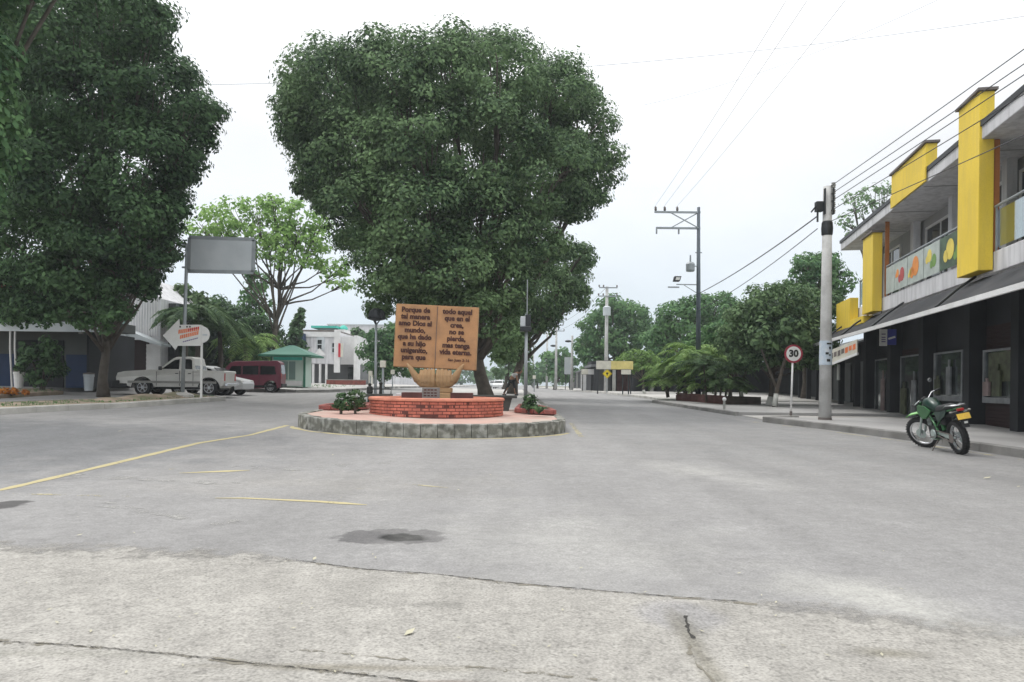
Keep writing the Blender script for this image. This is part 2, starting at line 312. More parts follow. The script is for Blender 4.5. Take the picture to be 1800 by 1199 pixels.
M['concrete'] = asphalt('concrete', (0.305, 0.294, 0.272), [patch(1205, 1083, 75, 22, 0.0, (0.24, 0.235, 0.235), 0.5, 0.8),
    patch(1210, 1105, 28, 22, 0.0, (0.20, 0.195, 0.185), 0.7, 0.6), patch(60, 1150, 300, 8, 0.0, (0.22, 0.215, 0.19), 0.9, 0.7), patch(1560, 1150, 60, 10, 0.0, (0.17, 0.16, 0.13), 0.8, 0.8), patch(620, 1175, 330, 7, 0.0, (0.20, 0.185, 0.15), 0.9, 0.8), patch(780, 932 + 272, 120, 6, 0.0, (0.15, 0.10, 0.08), 0.9, 0.6), patch(1230, 1150, 22, 60, 0.0, (0.17, 0.16, 0.13), 0.9, 0.7), patch(760, 1064, 45, 5, 0.0, (0.19, 0.185, 0.17), 0.8, 0.7)], 0.21)

# ------------------------------------------------------------------ mesh builder
def tag(o, label=None, cat=None, group=None, kind=None):
    if label: o['label'] = label
    if cat: o['category'] = cat
    if group: o['group'] = group
    if kind: o['kind'] = kind
    return o
def empty(name, label, cat, loc=(0, 0, 0), rz=0.0, group=None, rot=None):
    o = bpy.data.objects.new(name, None); col.objects.link(o); o.location = loc
    o.rotation_euler = rot if rot else (0, 0, rz); o.empty_display_size = 0.3
    return tag(o, label, cat, group)
class MB:
    def __init__(s): s.v = []; s.f = []
    def add(s, vs, fs):
        b = len(s.v); s.v += [tuple(v) for v in vs]; s.f += [tuple(i + b for i in f) for f in fs]; return s
    def box(s, c, d, rz=0.0, m=None):
        hx, hy, hz = d[0] / 2, d[1] / 2, d[2] / 2; vs = []
        for z in (-hz, hz):
            for x, y in ((-hx, -hy), (hx, -hy), (hx, hy), (-hx, hy)):
                p = Vector((x, y, z))
                if m: p = m @ p
                if rz: p = Matrix.Rotation(rz, 3, 'Z') @ p
                vs.append((p.x + c[0], p.y + c[1], p.z + c[2]))
        return s.add(vs, [(0, 3, 2, 1), (4, 5, 6, 7), (0, 1, 5, 4), (1, 2, 6, 5), (2, 3, 7, 6), (3, 0, 4, 7)])
    def bx(s, x0, x1, y0, y1, z0, z1): return s.box(((x0 + x1) / 2, (y0 + y1) / 2, (z0 + z1) / 2), (x1 - x0, y1 - y0, z1 - z0))
    def beam(s, p, q, w, h=None):
        p = Vector(p); q = Vector(q); d = q - p; h = h or w
        m = d.to_track_quat('Z', 'Y').to_matrix()
        return s.box((p + q) / 2, (w, h, d.length), m=m)
    def tube(s, pts, rad, n=8, cap=True):
        pts = [Vector(p) for p in pts]; k = len(pts)
        if not isinstance(rad, (list, tuple)): rad = [rad] * k
        b = len(s.v); up = None
        for i, p in enumerate(pts):
            d = (pts[min(i + 1, k - 1)] - pts[max(i - 1, 0)]).normalized()
            if up is None: up = Vector((0, 0, 1)) if abs(d.z) < 0.9 else Vector((1, 0, 0))
            a = d.cross(up).normalized(); c = a.cross(d).normalized(); up = c
            for j in range(n):
                t = 2 * math.pi * j / n; q = p + (a * math.cos(t) + c * math.sin(t)) * rad[i]; s.v.append(tuple(q))
        for i in range(k - 1):
            for j in range(n):
                s.f.append((b + i * n + j, b + i * n + (j + 1) % n, b + (i + 1) * n + (j + 1) % n, b + (i + 1) * n + j))
        if cap:
            s.f.append(tuple(b + j for j in range(n))[::-1]); s.f.append(tuple(b + (k - 1) * n + j for j in range(n)))
        return s
    def lathe(s, prof, c=(0, 0, 0), n=16, m=None, closed=False):
        b = len(s.v); k = len(prof)
        for (r, z) in prof:
            for j in range(n):
                t = 2 * math.pi * j / n; p = Vector((r * math.cos(t), r * math.sin(t), z))
                if m: p = m @ p
                s.v.append((p.x + c[0], p.y + c[1], p.z + c[2]))
        for i in range(k if closed else k - 1):
            i2 = (i + 1) % k
            for j in range(n): s.f.append((b + i * n + j, b + i * n + (j + 1) % n, b + i2 * n + (j + 1) % n, b + i2 * n + j))
        if not closed:
            if prof[0][0] > 1e-5: s.f.append(tuple(b + j for j in range(n))[::-1])
            if prof[-1][0] > 1e-5: s.f.append(tuple(b + (k - 1) * n + j for j in range(n)))
        return s
    def ball(s, c, r, n=12, k=7, m=None):
        rr = r if isinstance(r, (list, tuple)) else (r, r, r); b = len(s.v)
        for i in range(k + 1):
            th = math.pi * i / k
            for j in range(n):
                t = 2 * math.pi * j / n
                p = Vector((rr[0] * math.sin(th) * math.cos(t), rr[1] * math.sin(th) * math.sin(t), rr[2] * math.cos(th)))
                if m: p = m @ p
                s.v.append((p.x + c[0], p.y + c[1], p.z + c[2]))
        for i in range(k):
            for j in range(n): s.f.append((b + i * n + j, b + (i + 1) * n + j, b + (i + 1) * n + (j + 1) % n, b + i * n + (j + 1) % n))
        return s
    def prism(s, poly, a, b_, axis='y'):
        n = len(poly); vs = []
        for t in (a, b_):
            for (u, v) in poly:
                vs.append({'y': (u, t, v), 'x': (t, u, v), 'z': (u, v, t)}[axis])
        fs = [tuple(range(n))[::-1], tuple(range(n, 2 * n))] + [(i, (i + 1) % n, n + (i + 1) % n, n + i) for i in range(n)]
        return s.add(vs, fs)
    def sprism(s, poly, yf):
        n = len(poly); vs = [(x, -yf(x, z), z) for x, z in poly] + [(x, yf(x, z), z) for x, z in poly]
        fs = [tuple(range(n))[::-1], tuple(range(n, 2 * n))] + [(i, (i + 1) % n, n + (i + 1) % n, n + i) for i in range(n)]
        return s.add(vs, fs)
    def build(s, name, m, parent=None, smooth=False, bevel=0.0, seg=2, auto=None):
        me = bpy.data.meshes.new(name); me.from_pydata(s.v, [], s.f); me.update()
        import bmesh
        bm = bmesh.new(); bm.from_mesh(me); bmesh.ops.recalc_face_normals(bm, faces=bm.faces); bm.to_mesh(me); bm.free()
        if isinstance(m, str): m = M[m]
        me.materials.append(m)
        if smooth: me.polygons.foreach_set('use_smooth', [True] * len(me.polygons))
        o = bpy.data.objects.new(name, me); col.objects.link(o)
        if parent: o.parent = parent
        if bevel:
            bv = o.modifiers.new('bevel', 'BEVEL'); bv.width = bevel; bv.segments = seg; bv.limit_method = 'ANGLE'; bv.angle_limit = R(35)
        return o
def recentre(o):
    """put a one-mesh thing's origin at its base"""
    me = o.data; n = len(me.vertices); a = np.empty(n * 3, 'f'); me.vertices.foreach_get('co', a); a = a.reshape(-1, 3)
    c = Vector(((a[:, 0].min() + a[:, 0].max()) / 2, (a[:, 1].min() + a[:, 1].max()) / 2, a[:, 2].min()))
    a -= np.array(c, 'f'); me.vertices.foreach_set('co', a.ravel()); o.location = c; me.update(); return o
def copy_tree(o, parent=None):
    c = o.copy(); col.objects.link(c)
    if parent: c.parent = parent
    for ch in [k for k in col.objects if k.parent == o]: copy_tree(ch, c)
    return c
def text(name, s, size, m, parent, mtx, bold=0.012, ext=0.006, align='CENTER', xs=1.0):
    cu = bpy.data.curves.new(name, 'FONT'); cu.body = s; cu.size = size; cu.extrude = ext; cu.offset = bold; cu.align_x = align; cu.align_y = 'CENTER'
    cu.resolution_u = 3
    t = bpy.data.objects.new('tmp', cu); col.objects.link(t)
    dg = bpy.context.evaluated_depsgraph_get(); me = bpy.data.meshes.new_from_object(t.evaluated_get(dg))
    bpy.data.objects.remove(t); bpy.data.curves.remove(cu)
    me.name = name; me.transform(mtx @ Matrix.Diagonal((xs, 1, 1, 1))); me.materials.clear(); me.materials.append(M[m])
    o = bpy.data.objects.new(name, me); col.objects.link(o)
    if parent: o.parent = parent
    return o
UP = Matrix.Rotation(R(90), 4, 'X')      # text standing up, facing -y

# ------------------------------------------------------------------ setting: ground, road, pavements
def grid(name, xs, ys, off, m, kind='structure', f=None):
    vs = []; fs = []
    for y in ys:
        for x in xs: vs.append((x, y, (f or g)(x, y) + off))
    nx = len(xs)
    for j in range(len(ys) - 1):
        for i in range(nx - 1): fs.append((j * nx + i, j * nx + i + 1, (j + 1) * nx + i + 1, (j + 1) * nx + i))
    b = MB(); b.v = vs; b.f = fs; o = b.build(name, m, smooth=True); o['kind'] = kind; return o
def span(a, b, n): return [a + (b - a) * i / n for i in range(n + 1)]
grid('ground', [-1500, -600, -200] + span(-90, 90, 60) + [200, 600, 1500], [-60] + span(-20, 100, 60) + [150, 300, 700, 1800], -0.05, 'ground')
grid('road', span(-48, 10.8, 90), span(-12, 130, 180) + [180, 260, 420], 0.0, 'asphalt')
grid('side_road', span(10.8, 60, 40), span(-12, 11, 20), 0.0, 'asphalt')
# raised flat areas bounded by a kerb line : polygon strips between two edges
def strip_area(name, left, right, off, m, skirt=0.0, kind='structure', sub=1, cross=6):
    """left/right lists of (x,y); surface follows the terrain at +off with sides going down by skirt"""
    n = len(left); b = MB()
    rows = []
    for (l, r) in zip(left, right):
        rows.append([(l[0] + (r[0] - l[0]) * k / cross, l[1] + (r[1] - l[1]) * k / cross) for k in range(cross + 1)])
    vs = []; fs = []
    for row in rows:
        for (x, y) in row: vs.append((x, y, g(x, y) + off))
    nx = cross + 1
    for j in range(n - 1):
        for i in range(cross): fs.append((j * nx + i, j * nx + i + 1, (j + 1) * nx + i + 1, (j + 1) * nx + i))
    b.add(vs, fs)
    if skirt:
        loop = [row[0] for row in rows] + rows[-1][1:-1] + [row[-1] for row in rows][::-1] + rows[0][1:-1][::-1]
        k = len(loop); vs = [(x, y, g(x, y) + off) for x, y in loop] + [(x, y, g(x, y) + off - skirt) for x, y in loop]
        b.add(vs, [(i, (i + 1) % k, k + (i + 1) % k, k + i) for i in range(k)])
    o = b.build(name, m); 
    if kind: o['kind'] = kind
    return o
def resample(pts, step):
    out = [Vector((*pts[0], 0))]; P = [Vector((*p, 0)) for p in pts]
    for a, b in zip(P[:-1], P[1:]):
        n = max(1, int((b - a).length / step))
        for i in range(1, n + 1): out.append(a.lerp(b, i / n))
    return out
def kerb(name, pts, width, h, m, seglen=1.0, gap=0.012, off=0.0, jit=0.006, inward=1, top_extra=0.012):
    """kerb stones along a ground line; outer face on the line, body to the given side"""
    P = resample(pts, seglen); b = MB()
    for a, c in zip(P[:-1], P[1:]):
        d = (c - a); L_ = d.length; d.normalize(); nrm = Vector((-d.y, d.x, 0)) * inward
        a2 = a + d * gap / 2; c2 = c - d * gap / 2; j = random.uniform(-jit, jit)
        z0a = g(a2.x, a2.y) + off; z0c = g(c2.x, c2.y) + off; hh = h + top_extra + j
        vs = []
        for (p, z0) in ((a2, z0a), (c2, z0c)):
            q = p + nrm * (j * 0.6); r_ = p + nrm * width
            t = p + nrm * (0.02 + j * 0.6)
            vs += [(q.x, q.y, z0 - 0.08), (q.x, q.y, z0 + hh - 0.02), (t.x, t.y, z0 + hh), (r_.x, r_.y, z0 + hh), (r_.x, r_.y, z0 - 0.08)]
        b.add(vs, [(0, 1, 6, 5), (1, 2, 7, 6), (2, 3, 8, 7), (3, 4, 9, 8), (0, 4, 3, 2, 1), (5, 6, 7, 8, 9)])
    o = b.build(name, m); o['kind'] = 'structure'; return o
def q2(px, py, off=0.0):
    p = gnd(px, py, off); return (p.x, p.y)
# right pavement near (under the shops)
kr = [(10.6, 4.0), (10.1, 9.0), q2(1800, 806), q2(1600, 775), q2(1450, 755), q2(1340, 742)]
KH = 0.17
rn = resample(kr, 1.0)
strip_area('pavement', [(p.x + 0.13, p.y) for p in rn], [(30, p.y) for p in rn], KH, 'pave', skirt=0.3)
kerb('kerb', kr, 0.16, KH, 'kerb_grey', 1.0, inward=-1)
endp = kr[-1]
kerb('kerb', [(endp[0] + 0.1, endp[1] + 0.03), (endp[0] + 1.3, endp[1] + 0.55)], 0.16, KH, 'kerb_grey', 0.7, inward=-1)
# flush apron behind the near kerb, then second kerb with the palm planter
k2a = q2(1292, 731); k2b = q2(1215, 719); k2c = q2(1146, 708)
ap = resample([(endp[0] + 0.35, endp[1] + 0.2), (k2a[0] + 0.25, k2a[1])], 0.8)
strip_area('pavement', [(p.x, p.y) for p in ap], [(30, p.y + 0.3) for p in ap], 0.03, 'pave_light', skirt=0.3)
kerb('kerb', [k2a, k2b, k2c, (k2c[0] + 0.2, k2c[1] + 0.6), (k2c[0] + 1.1, k2c[1] + 0.9)], 0.15, 0.14, 'kerb_grey', 0.9, inward=-1)
ap = resample([(k2a[0] + 0.13, k2a[1]), (k2b[0] + 0.13, k2b[1]), (k2c[0] + 0.13, k2c[1])], 1.2)
strip_area('pavement', [(p.x, p.y) for p in ap], [(30, p.y + 0.3) for p in ap], 0.14, 'pave', skirt=0.3)
far_r = [(k2c[0] + 0.9, k2c[1] + 0.8), (8.9, 48.0), (8.2, 58), (8.0, 70), (7.6, 90), (7.2, 120), (6.5, 200)]
kerb('kerb', far_r, 0.25, 0.15, 'kerb_light', 2.2, inward=-1)
fr = resample(far_r, 2.5)
strip_area('pavement', [(p.x + 0.2, p.y) for p in fr], [(40, p.y + 0.4) for p in fr], 0.15, 'pave_light', skirt=0.3)
# left side: kerbed strip with the billboard, side road with parked cars, verge in front of the shops
kl = [(-11.0, 12.0), (-13.9, 17.0), q2(0, 729), q2(120, 722), q2(240, 716), q2(330, 709), q2(397, 704)]
lk = resample(kl, 0.8)
kerb('kerb', kl, 0.22, 0.16, 'kerb_light', 0.95, inward=1)
ex = Vector((*kl[-1], 0))
inner = []
for i, p in enumerate(lk):
    t = i / (len(lk) - 1); wdt = 2.6 - 0.5 * t
    inner.append((p.x - wdt, p.y + 0.6))
inner[-1] = (ex.x - 1.9, ex.y + 0.8)
def mound(x, y): return 0.12
strip_area('verge', [(p.x - 0.18, p.y) for p in lk], inner, 0.16, 'dirt')
kerb('kerb', [(p[0], p[1]) for p in inner[::3]] + [inner[-1]], 0.2, 0.16, 'kerb_grey', 1.0, inward=-1)
kerb('kerb', [(ex.x, ex.y), (ex.x - 0.5, ex.y + 0.7), (ex.x - 1.9, ex.y + 0.85)], 0.2, 0.16, 'kerb_grey', 0.5, inward=1)
# low heap of loose earth on the strip
hb = MB()
hx0 = gnd(262, 712, 0.1)
for (cx, cy, rx, ry, hh) in ((-13.5, 27.2, 0.7, 2.2, 0.16), (-13.3, 29.5, 0.75, 1.5, 0.2), (-13.6, 25.0, 0.6, 1.0, 0.10)):
    nn = 28; rows = 7; b0 = []
    vs = [(cx, cy, g(cx, cy) + 0.16 + hh)]; fs = []
    for r_ in range(1, rows + 1):
        for j in range(nn):
            t = 2 * math.pi * j / nn; rr = r_ / rows * (1 + 0.12 * math.sin(3 * t) + 0.08 * math.sin(7 * t))
            x = cx + rx * rr * math.cos(t); y = cy + ry * rr * math.sin(t)
            vs.append((x, y, g(x, y) + 0.145 + hh * max(0, math.cos(min(1, r_ / rows) * math.pi / 2)) + random.uniform(-.012, .012)))
    for j in range(nn): fs.append((0, 1 + j, 1 + (j + 1) % nn))
    for r_ in range(rows - 1):
        for j in range(nn):
            a = 1 + r_ * nn; fs.append((a + j, a + nn + j, a + nn + (j + 1) % nn, a + (j + 1) % nn))
    hb.add(vs, fs)
ho = hb.build('earth', 'dirt', smooth=True); ho['kind'] = 'structure'
vl = resample([(-30, 24.2), (-24, 24.2), (-21, 26), (-18.8, 29)], 1.5)
strip_area('verge', [(-17.6, 21.5), (-18.0, 25), (-18.6, 29), (-18.8, 31), (-21.0, 33.2)], [(-44, 21.5), (-44, 25), (-44, 29), (-44, 31), (-44, 33.2)], 0.14, 'dirt', skirt=0.2)
strip_area('pavement', [(-20.6, 32.6), (-19.5, 36), (-19.3, 40), (-19.2, 45)], [(-50, 32.6), (-50, 36), (-50, 40), (-50, 45)], 0.17, 'pave', skirt=0.2)
# kiosk corner and far left pavement
kk = [(-19.0, 45.5), q2(520, 690.5), q2(578, 690), (-10.9, 49.5), (-10.6, 58), (-10.4, 75), (-10.2, 110), (-10, 200)]
kerb('kerb', kk, 0.25, 0.17, 'kerb_grey', 1.4, inward=1)
kf = resample(kk[1:], 3.0)
strip_area('pavement', [(p.x, p.y + 0.2) for p in kf], [(-60, p.y + 1.0) for p in kf], 0.165, 'pave_light', skirt=0.3)

# central island / median -----------------------------------------------
IX, IH = -2.05, 0.31
def island_line(rx, y0, ry, n=28, back=110, taper=0.0):
    pts = []
    for i in range(n + 1):
        t = math.pi + math.pi * i / n
        pts.append((IX + rx * math.cos(t), y0 + ry * math.sin(t)))
    return pts
front = island_line(3.46, 19.4, 2.75)
line = [(IX - 3.1, 60), (IX - 3.46, 26)] + front + [(IX + 3.46, 26), (IX + 3.1, 60)]
dense = [(IX - 3.1, 60), (IX - 3.46, 24)] + front + [(IX + 3.46, 24), (IX + 3.1, 60)]
kerb('island_kerb', dense, 0.22, IH, 'kerb_block', 0.42, gap=0.013, jit=0.01, inward=1)
def med_half(y):
    if y < 19.4: return 3.30 * math.sqrt(max(0, 1 - ((19.4 - y) / 2.6) ** 2))
    return 3.3 - 0.3 * min(1, (y - 19.4) / 40)
ys = [16.82, 16.95, 17.15, 17.4, 17.8, 18.3, 18.9, 19.4, 20, 21, 22, 23, 24.5]
strip_area('island_paving', [(IX - med_half(y), y) for y in ys], [(IX + med_half(y), y) for y in ys], IH, 'pink_pave', cross=10)
ys = [24.5, 27, 30, 33, 37, 42, 48, 54, 60]
strip_area('median', [(IX - med_half(y), y) for y in ys], [(IX + med_half(y), y) for y in ys], IH, 'pave_light', cross=8)

# painted lines -----------------------------------------------------------
def ribbon(name, pts, width, m, off=0.004, jit=0.0, wj=0.0, step=0.25, taper=False):
    P = resample(pts, step); b = MB(); k = len(P)
    vs = []
    for i, p in enumerate(P):
        d = (P[min(i + 1, k - 1)] - P[max(i - 1, 0)]).normalized(); n_ = Vector((-d.y, d.x, 0))
        ww = width / 2 * (1 + random.uniform(-wj, wj))
        if taper: ww *= math.sin(math.pi * (i + 0.35) / (k - 0.3)) ** 0.5 if 0 < i < k - 1 else 0.15
        p = p + n_ * random.uniform(-jit, jit)
        for s_ in (-1, 1):
            q = p + n_ * ww * s_; vs.append((q.x, q.y, g(q.x, q.y) + off))
    b.add(vs, [(2 * i, 2 * i + 1, 2 * i + 3, 2 * i + 2) for i in range(k - 1)])
    o = b.build(name, m); o['kind'] = 'structure'; return o
ribbon('road_marking', [(-13.5, 6.3), q2(0, 862), q2(200, 815), q2(350, 779), q2(440, 765), q2(505, 748)], 0.13, 'marking', wj=0.2)
ribbon('road_marking', [q2(315, 832), q2(440, 827)], 0.14, 'marking', wj=0.3, taper=True)
ribbon('road_marking', [q2(300, 824), q2(320, 831)], 0.10, 'marking_faint', wj=0.3)
ribbon('road_marking', [q2(378, 876), q2(430, 876), q2(560, 882), q2(645, 888)], 0.11, 'marking', wj=0.4, taper=True)
ribbon('road_marking', [q2(20, 868), q2(230, 873)], 0.09, 'marking_faint', wj=0.4, taper=True)
ribbon('road_marking', [q2(120, 835), q2(300, 845), q2(420, 850)], 0.30, 'marking_white', wj=0.5)
ribbon('road_marking', [q2(400, 818), q2(520, 824), q2(700, 812)], 0.35, 'marking_white', wj=0.5)
ribbon('road_marking', [q2(170, 885), q2(300, 905), q2(430, 923)], 0.22, 'marking_white', wj=0.5)
ribbon('road_marking', [q2(585, 860), q2(640, 859)], 0.08, 'marking_faint', wj=0.4, taper=True)
ribbon('road_marking', [q2(690, 849), q2(790, 858)], 0.08, 'marking_faint', wj=0.4, taper=True)
# yellow dust line at the foot of the island kerb, edge lines
pl = [(IX + 3.62 * math.cos(t), 19.4 + 2.93 * math.sin(t)) for t in [math.pi * (1.08 + 0.84 * i / 30) for i in range(31)]]
ribbon('road_marking', pl, 0.16, 'marking', wj=0.5, jit=0.03)
ribbon('road_marking', [q2(1004, 744), q2(1022, 768)], 0.13, 'marking_faint', wj=0.2)
ribbon('road_marking', [(p[0] - 0.28, p[1]) for p in kr[1:]], 0.12, 'marking_faint', wj=0.5, jit=0.02)
ribbon('road_marking', [(p[0] - 0.3, p[1]) for p in (k2a, k2b, k2c)], 0.12, 'marking_white', wj=0.4)
# rough concrete apron in the foreground with joints and cracks
edge = [(-200, 950), (0, 962), (230, 966), (520, 986), (640, 1002), (760, 1010), (900, 1026), (1130, 1046), (1300, 1060), (1450, 1074), (1620, 1098), (1800, 1122), (2000, 1150)]
ep = resample([q2(*p) for p in edge], 0.25)
b = MB(); vs = []; att = []
DY = (0.55, 0.25, 0.0, -0.25, -0.6, -12.0)
for i, p in enumerate(ep):
    pxc = CX + F * p.x / p.y; soft = max(0.0, min(1.0, (560 - pxc) / 200)) + max(0.0, min(1.0, (pxc - 1280) / 150)) + .12; soft = min(1, soft)
    for k, dy in enumerate(DY):
        y_ = p.y + (dy * soft if k < 5 else dy)
        vs.append((p.x, y_, g(p.x, y_) + 0.005)); att.append((0.0, .25, .5, .75, 1.0, 1.0)[k])
b.add(vs, [(6 * i + k, 6 * i + 6 + k, 6 * i + 7 + k, 6 * i + 1 + k) for i in range(len(ep) - 1) for k in range(5)])
o = b.build('concrete_apron', 'concrete'); o['kind'] = 'structure'
at_ = o.data.attributes.new('blend', 'FLOAT', 'POINT'); at_.data.foreach_set('value', att)
cm = M['concrete'].node_tree; an = cm.nodes.new('ShaderNodeAttribute'); an.attribute_name = 'blend'
tcc = cm.nodes.new('ShaderNodeTexCoord'); qn = cm.nodes.new('ShaderNodeTexNoise'); qn.inputs['Scale'].default_value = 4; qn.inputs['Detail'].default_value = 9; qn.inputs['Roughness'].default_value = .7; cm.links.new(tcc.outputs['Object'], qn.inputs[0])
ma = cm.nodes.new('ShaderNodeMath'); ma.operation = 'MULTIPLY_ADD'; cm.links.new(qn.outputs[0], ma.inputs[0]); ma.inputs[1].default_value = 1.5; cm.links.new(an.outputs['Fac'], ma.inputs[2])
mr_ = cm.nodes.new('ShaderNodeMapRange'); cm.links.new(ma.outputs[0], mr_.inputs[0]); mr_.inputs[1].default_value = 1.05; mr_.inputs[2].default_value = 1.45
tp = cm.nodes.new('ShaderNodeBsdfTransparent'); xs_ = cm.nodes.new('ShaderNodeMixShader'); cm.links.new(mr_.outputs[0], xs_.inputs[0]); cm.links.new(tp.outputs[0], xs_.inputs[1]); cm.links.new(cm.nodes['Principled BSDF'].outputs[0], xs_.inputs[2]); cm.links.new(xs_.outputs[0], cm.nodes['Material Output'].inputs[0])
ribbon('crack', [q2(520, 986), q2(640, 1002), q2(760, 1010), q2(900, 1026), q2(1130, 1046), q2(1300, 1059)], 0.011, 'crack', off=0.008, jit=0.006, wj=0.95, step=0.03)
ribbon('crack', [(x_, y_ - .012) for x_, y_ in (q2(500, 984), q2(640, 1002), q2(760, 1010), q2(900, 1026), q2(1130, 1046), q2(1330, 1063))], 0.05, 'crack_soft', off=0.0075, jit=0.01, wj=0.6, step=0.05)
ribbon('crack', [q2(-20, 1129), q2(120, 1136), q2(300, 1152), q2(420, 1166), q2(560, 1180), q2(700, 1196), q2(800, 1215)], 0.035, 'crack_soft', off=0.0075, jit=0.008, wj=0.8, step=0.03)
ribbon('crack', [q2(-20, 1129), q2(120, 1136), q2(300, 1152), q2(420, 1166), q2(560, 1180), q2(700, 1196), q2(800, 1215)], 0.007, 'crack', off=0.010, jit=0.006, wj=0.9, step=0.02)
ribbon('crack', [q2(500, 1142), q2(660, 1156), q2(800, 1172), q2(900, 1182), q2(1050, 1196)], 0.022, 'crack_soft', off=0.008, jit=0.010, wj=0.9, step=0.03)
ribbon('crack', [q2(1204, 1084), q2(1208, 1100), q2(1216, 1124)], 0.015, 'crack', off=0.008, jit=0.010, wj=0.9, step=0.03)
ribbon('crack', [q2(1212, 1128), q2(1212, 1150), q2(1230, 1175), q2(1260, 1205)], 0.018, 'crack_soft', off=0.008, jit=0.010, wj=0.9, step=0.04)
ribbon('crack', [q2(1224, 1060), q2(1208, 1080), q2(1200, 1084)], 0.008, 'marking_white', off=0.010, jit=0.002, wj=0.4, step=0.03)
# fallen leaves and pebbles lying on the road
b = MB()
for (px, py, sz) in [(720, 1116, .05), (553, 985, .035), (660, 983, .02), (140, 943, .03), (1440, 800, .03), (515, 830, .03), (528, 846, .03), (585, 801, .04), (718, 800, .04), (648, 833, .03),
        (806, 863, .03), (862, 836, .03), (211, 759, .05), (1735, 842, .08), (1790, 857, .04), (87, 1075, .02), (1454, 1156, .02), (345, 1083, .015), (100, 1098, .02), (1550, 1155, .02)] + \
        [(random.uniform(20, 1780), random.uniform(790, 1190), random.uniform(.008, .02)) for _ in range(70)]:
    p = gnd(px, py); a = random.uniform(0, 3.1); z = p.z + 0.014
    u = Vector((math.cos(a), math.sin(a), 0.15)) * sz; v = Vector((-math.sin(a), math.cos(a), 0.1)) * sz * 0.4
    c = Vector((p.x, p.y, z + sz * 0.1)); b.add([c - u, c - v, c + u, c + v], [(0, 1, 2, 3)])
o = b.build('fallen_leaves', 'leaf_litter'); tag(o, kind='stuff')
# ------------------------------------------------------------------ foliage
def leaves_mesh(name, blobs, leaf, cover, m, parent, seed, clump=0.8, thin=1.0, droop=0.0, asp=0.55):
    rng_ = np.random.default_rng(seed); C = []; Rr = []
    for (c, r) in blobs: C.append(tuple(c)); Rr.append(r if isinstance(r, (tuple, list)) else (r, r, r * 0.9))
    C = np.array(C); Rr = np.array(Rr); V = []
    la = leaf * leaf * asp * 2
    for k in range(len(C)):
        r = Rr[k]; rm = (r[0] + r[1] + r[2]) / 3; area = 4 * math.pi * rm * rm
        cl = min(clump, rm * 0.55); ncl = max(8, int(area / (cl * cl * 1.9) * thin))
        d = rng_.normal(size=(ncl, 3)); d /= np.linalg.norm(d, axis=1)[:, None]
        rad = rng_.uniform(0.66, 1.04, (ncl, 1)); cc = C[k] + d * r * rad
        # drop clumps deep inside another blob
        keep = np.ones(ncl, bool)
        for j in range(len(C)):
            if j != k: keep &= (((cc - C[j]) / Rr[j]) ** 2).sum(1) > 0.42
        cc = cc[keep]; d = d[keep]
        if len(cc) == 0: continue
        per = max(4, int(cl * cl * 1.9 * cover / la)); n = len(cc) * per
        off = rng_.normal(size=(n, 3)); off /= np.linalg.norm(off, axis=1)[:, None]
        off *= (rng_.uniform(0.25, 1, (n, 1)) ** 0.5) * cl * rng_.uniform(0.75, 1.1, (n, 1)); off[:, 2] = off[:, 2] * 0.62 + 0.12 * cl
        p = np.repeat(cc, per, 0) + off
        if droop: p[:, 2] -= droop * rng_.uniform(0, 1, n) ** 2
        nr = np.repeat(d, per, 0) * 0.35 + off / cl * 0.9 + np.array([0, 0, 0.22]) + rng_.normal(size=(n, 3)) * 0.28
        nr /= np.linalg.norm(nr, axis=1)[:, None]
        t = rng_.normal(size=(n, 3)); t -= nr * (t * nr).sum(1)[:, None]; t /= np.linalg.norm(t, axis=1)[:, None] + 1e-9
        b_ = np.cross(nr, t); s_ = leaf * rng_.uniform(0.6, 1.25, (n, 1))
        q = np.stack([p - t * s_, p - b_ * s_ * asp + nr * s_ * 0.12, p + t * s_, p + b_ * s_ * asp + nr * s_ * 0.12], 1); V.append(q.reshape(-1, 3))
    V = np.concatenate(V).astype('f'); nf = len(V) // 4
    if parent is not None: V -= np.array(parent.location, 'f')
    me = bpy.data.meshes.new(name); me.vertices.add(len(V)); me.vertices.foreach_set('co', V.ravel())
    me.loops.add(nf * 4); me.loops.foreach_set('vertex_index', np.arange(nf * 4, dtype='i')); me.polygons.add(nf)
    me.polygons.foreach_set('loop_start', np.arange(0, nf * 4, 4, dtype='i')); me.polygons.foreach_set('loop_total', np.full(nf, 4, 'i'))
    me.materials.append(M[m]); me.update(calc_edges=True); me.validate()
    o = bpy.data.objects.new(name, me); col.objects.link(o)
    if parent is not None: o.parent = parent
    return o
leafcount = 0
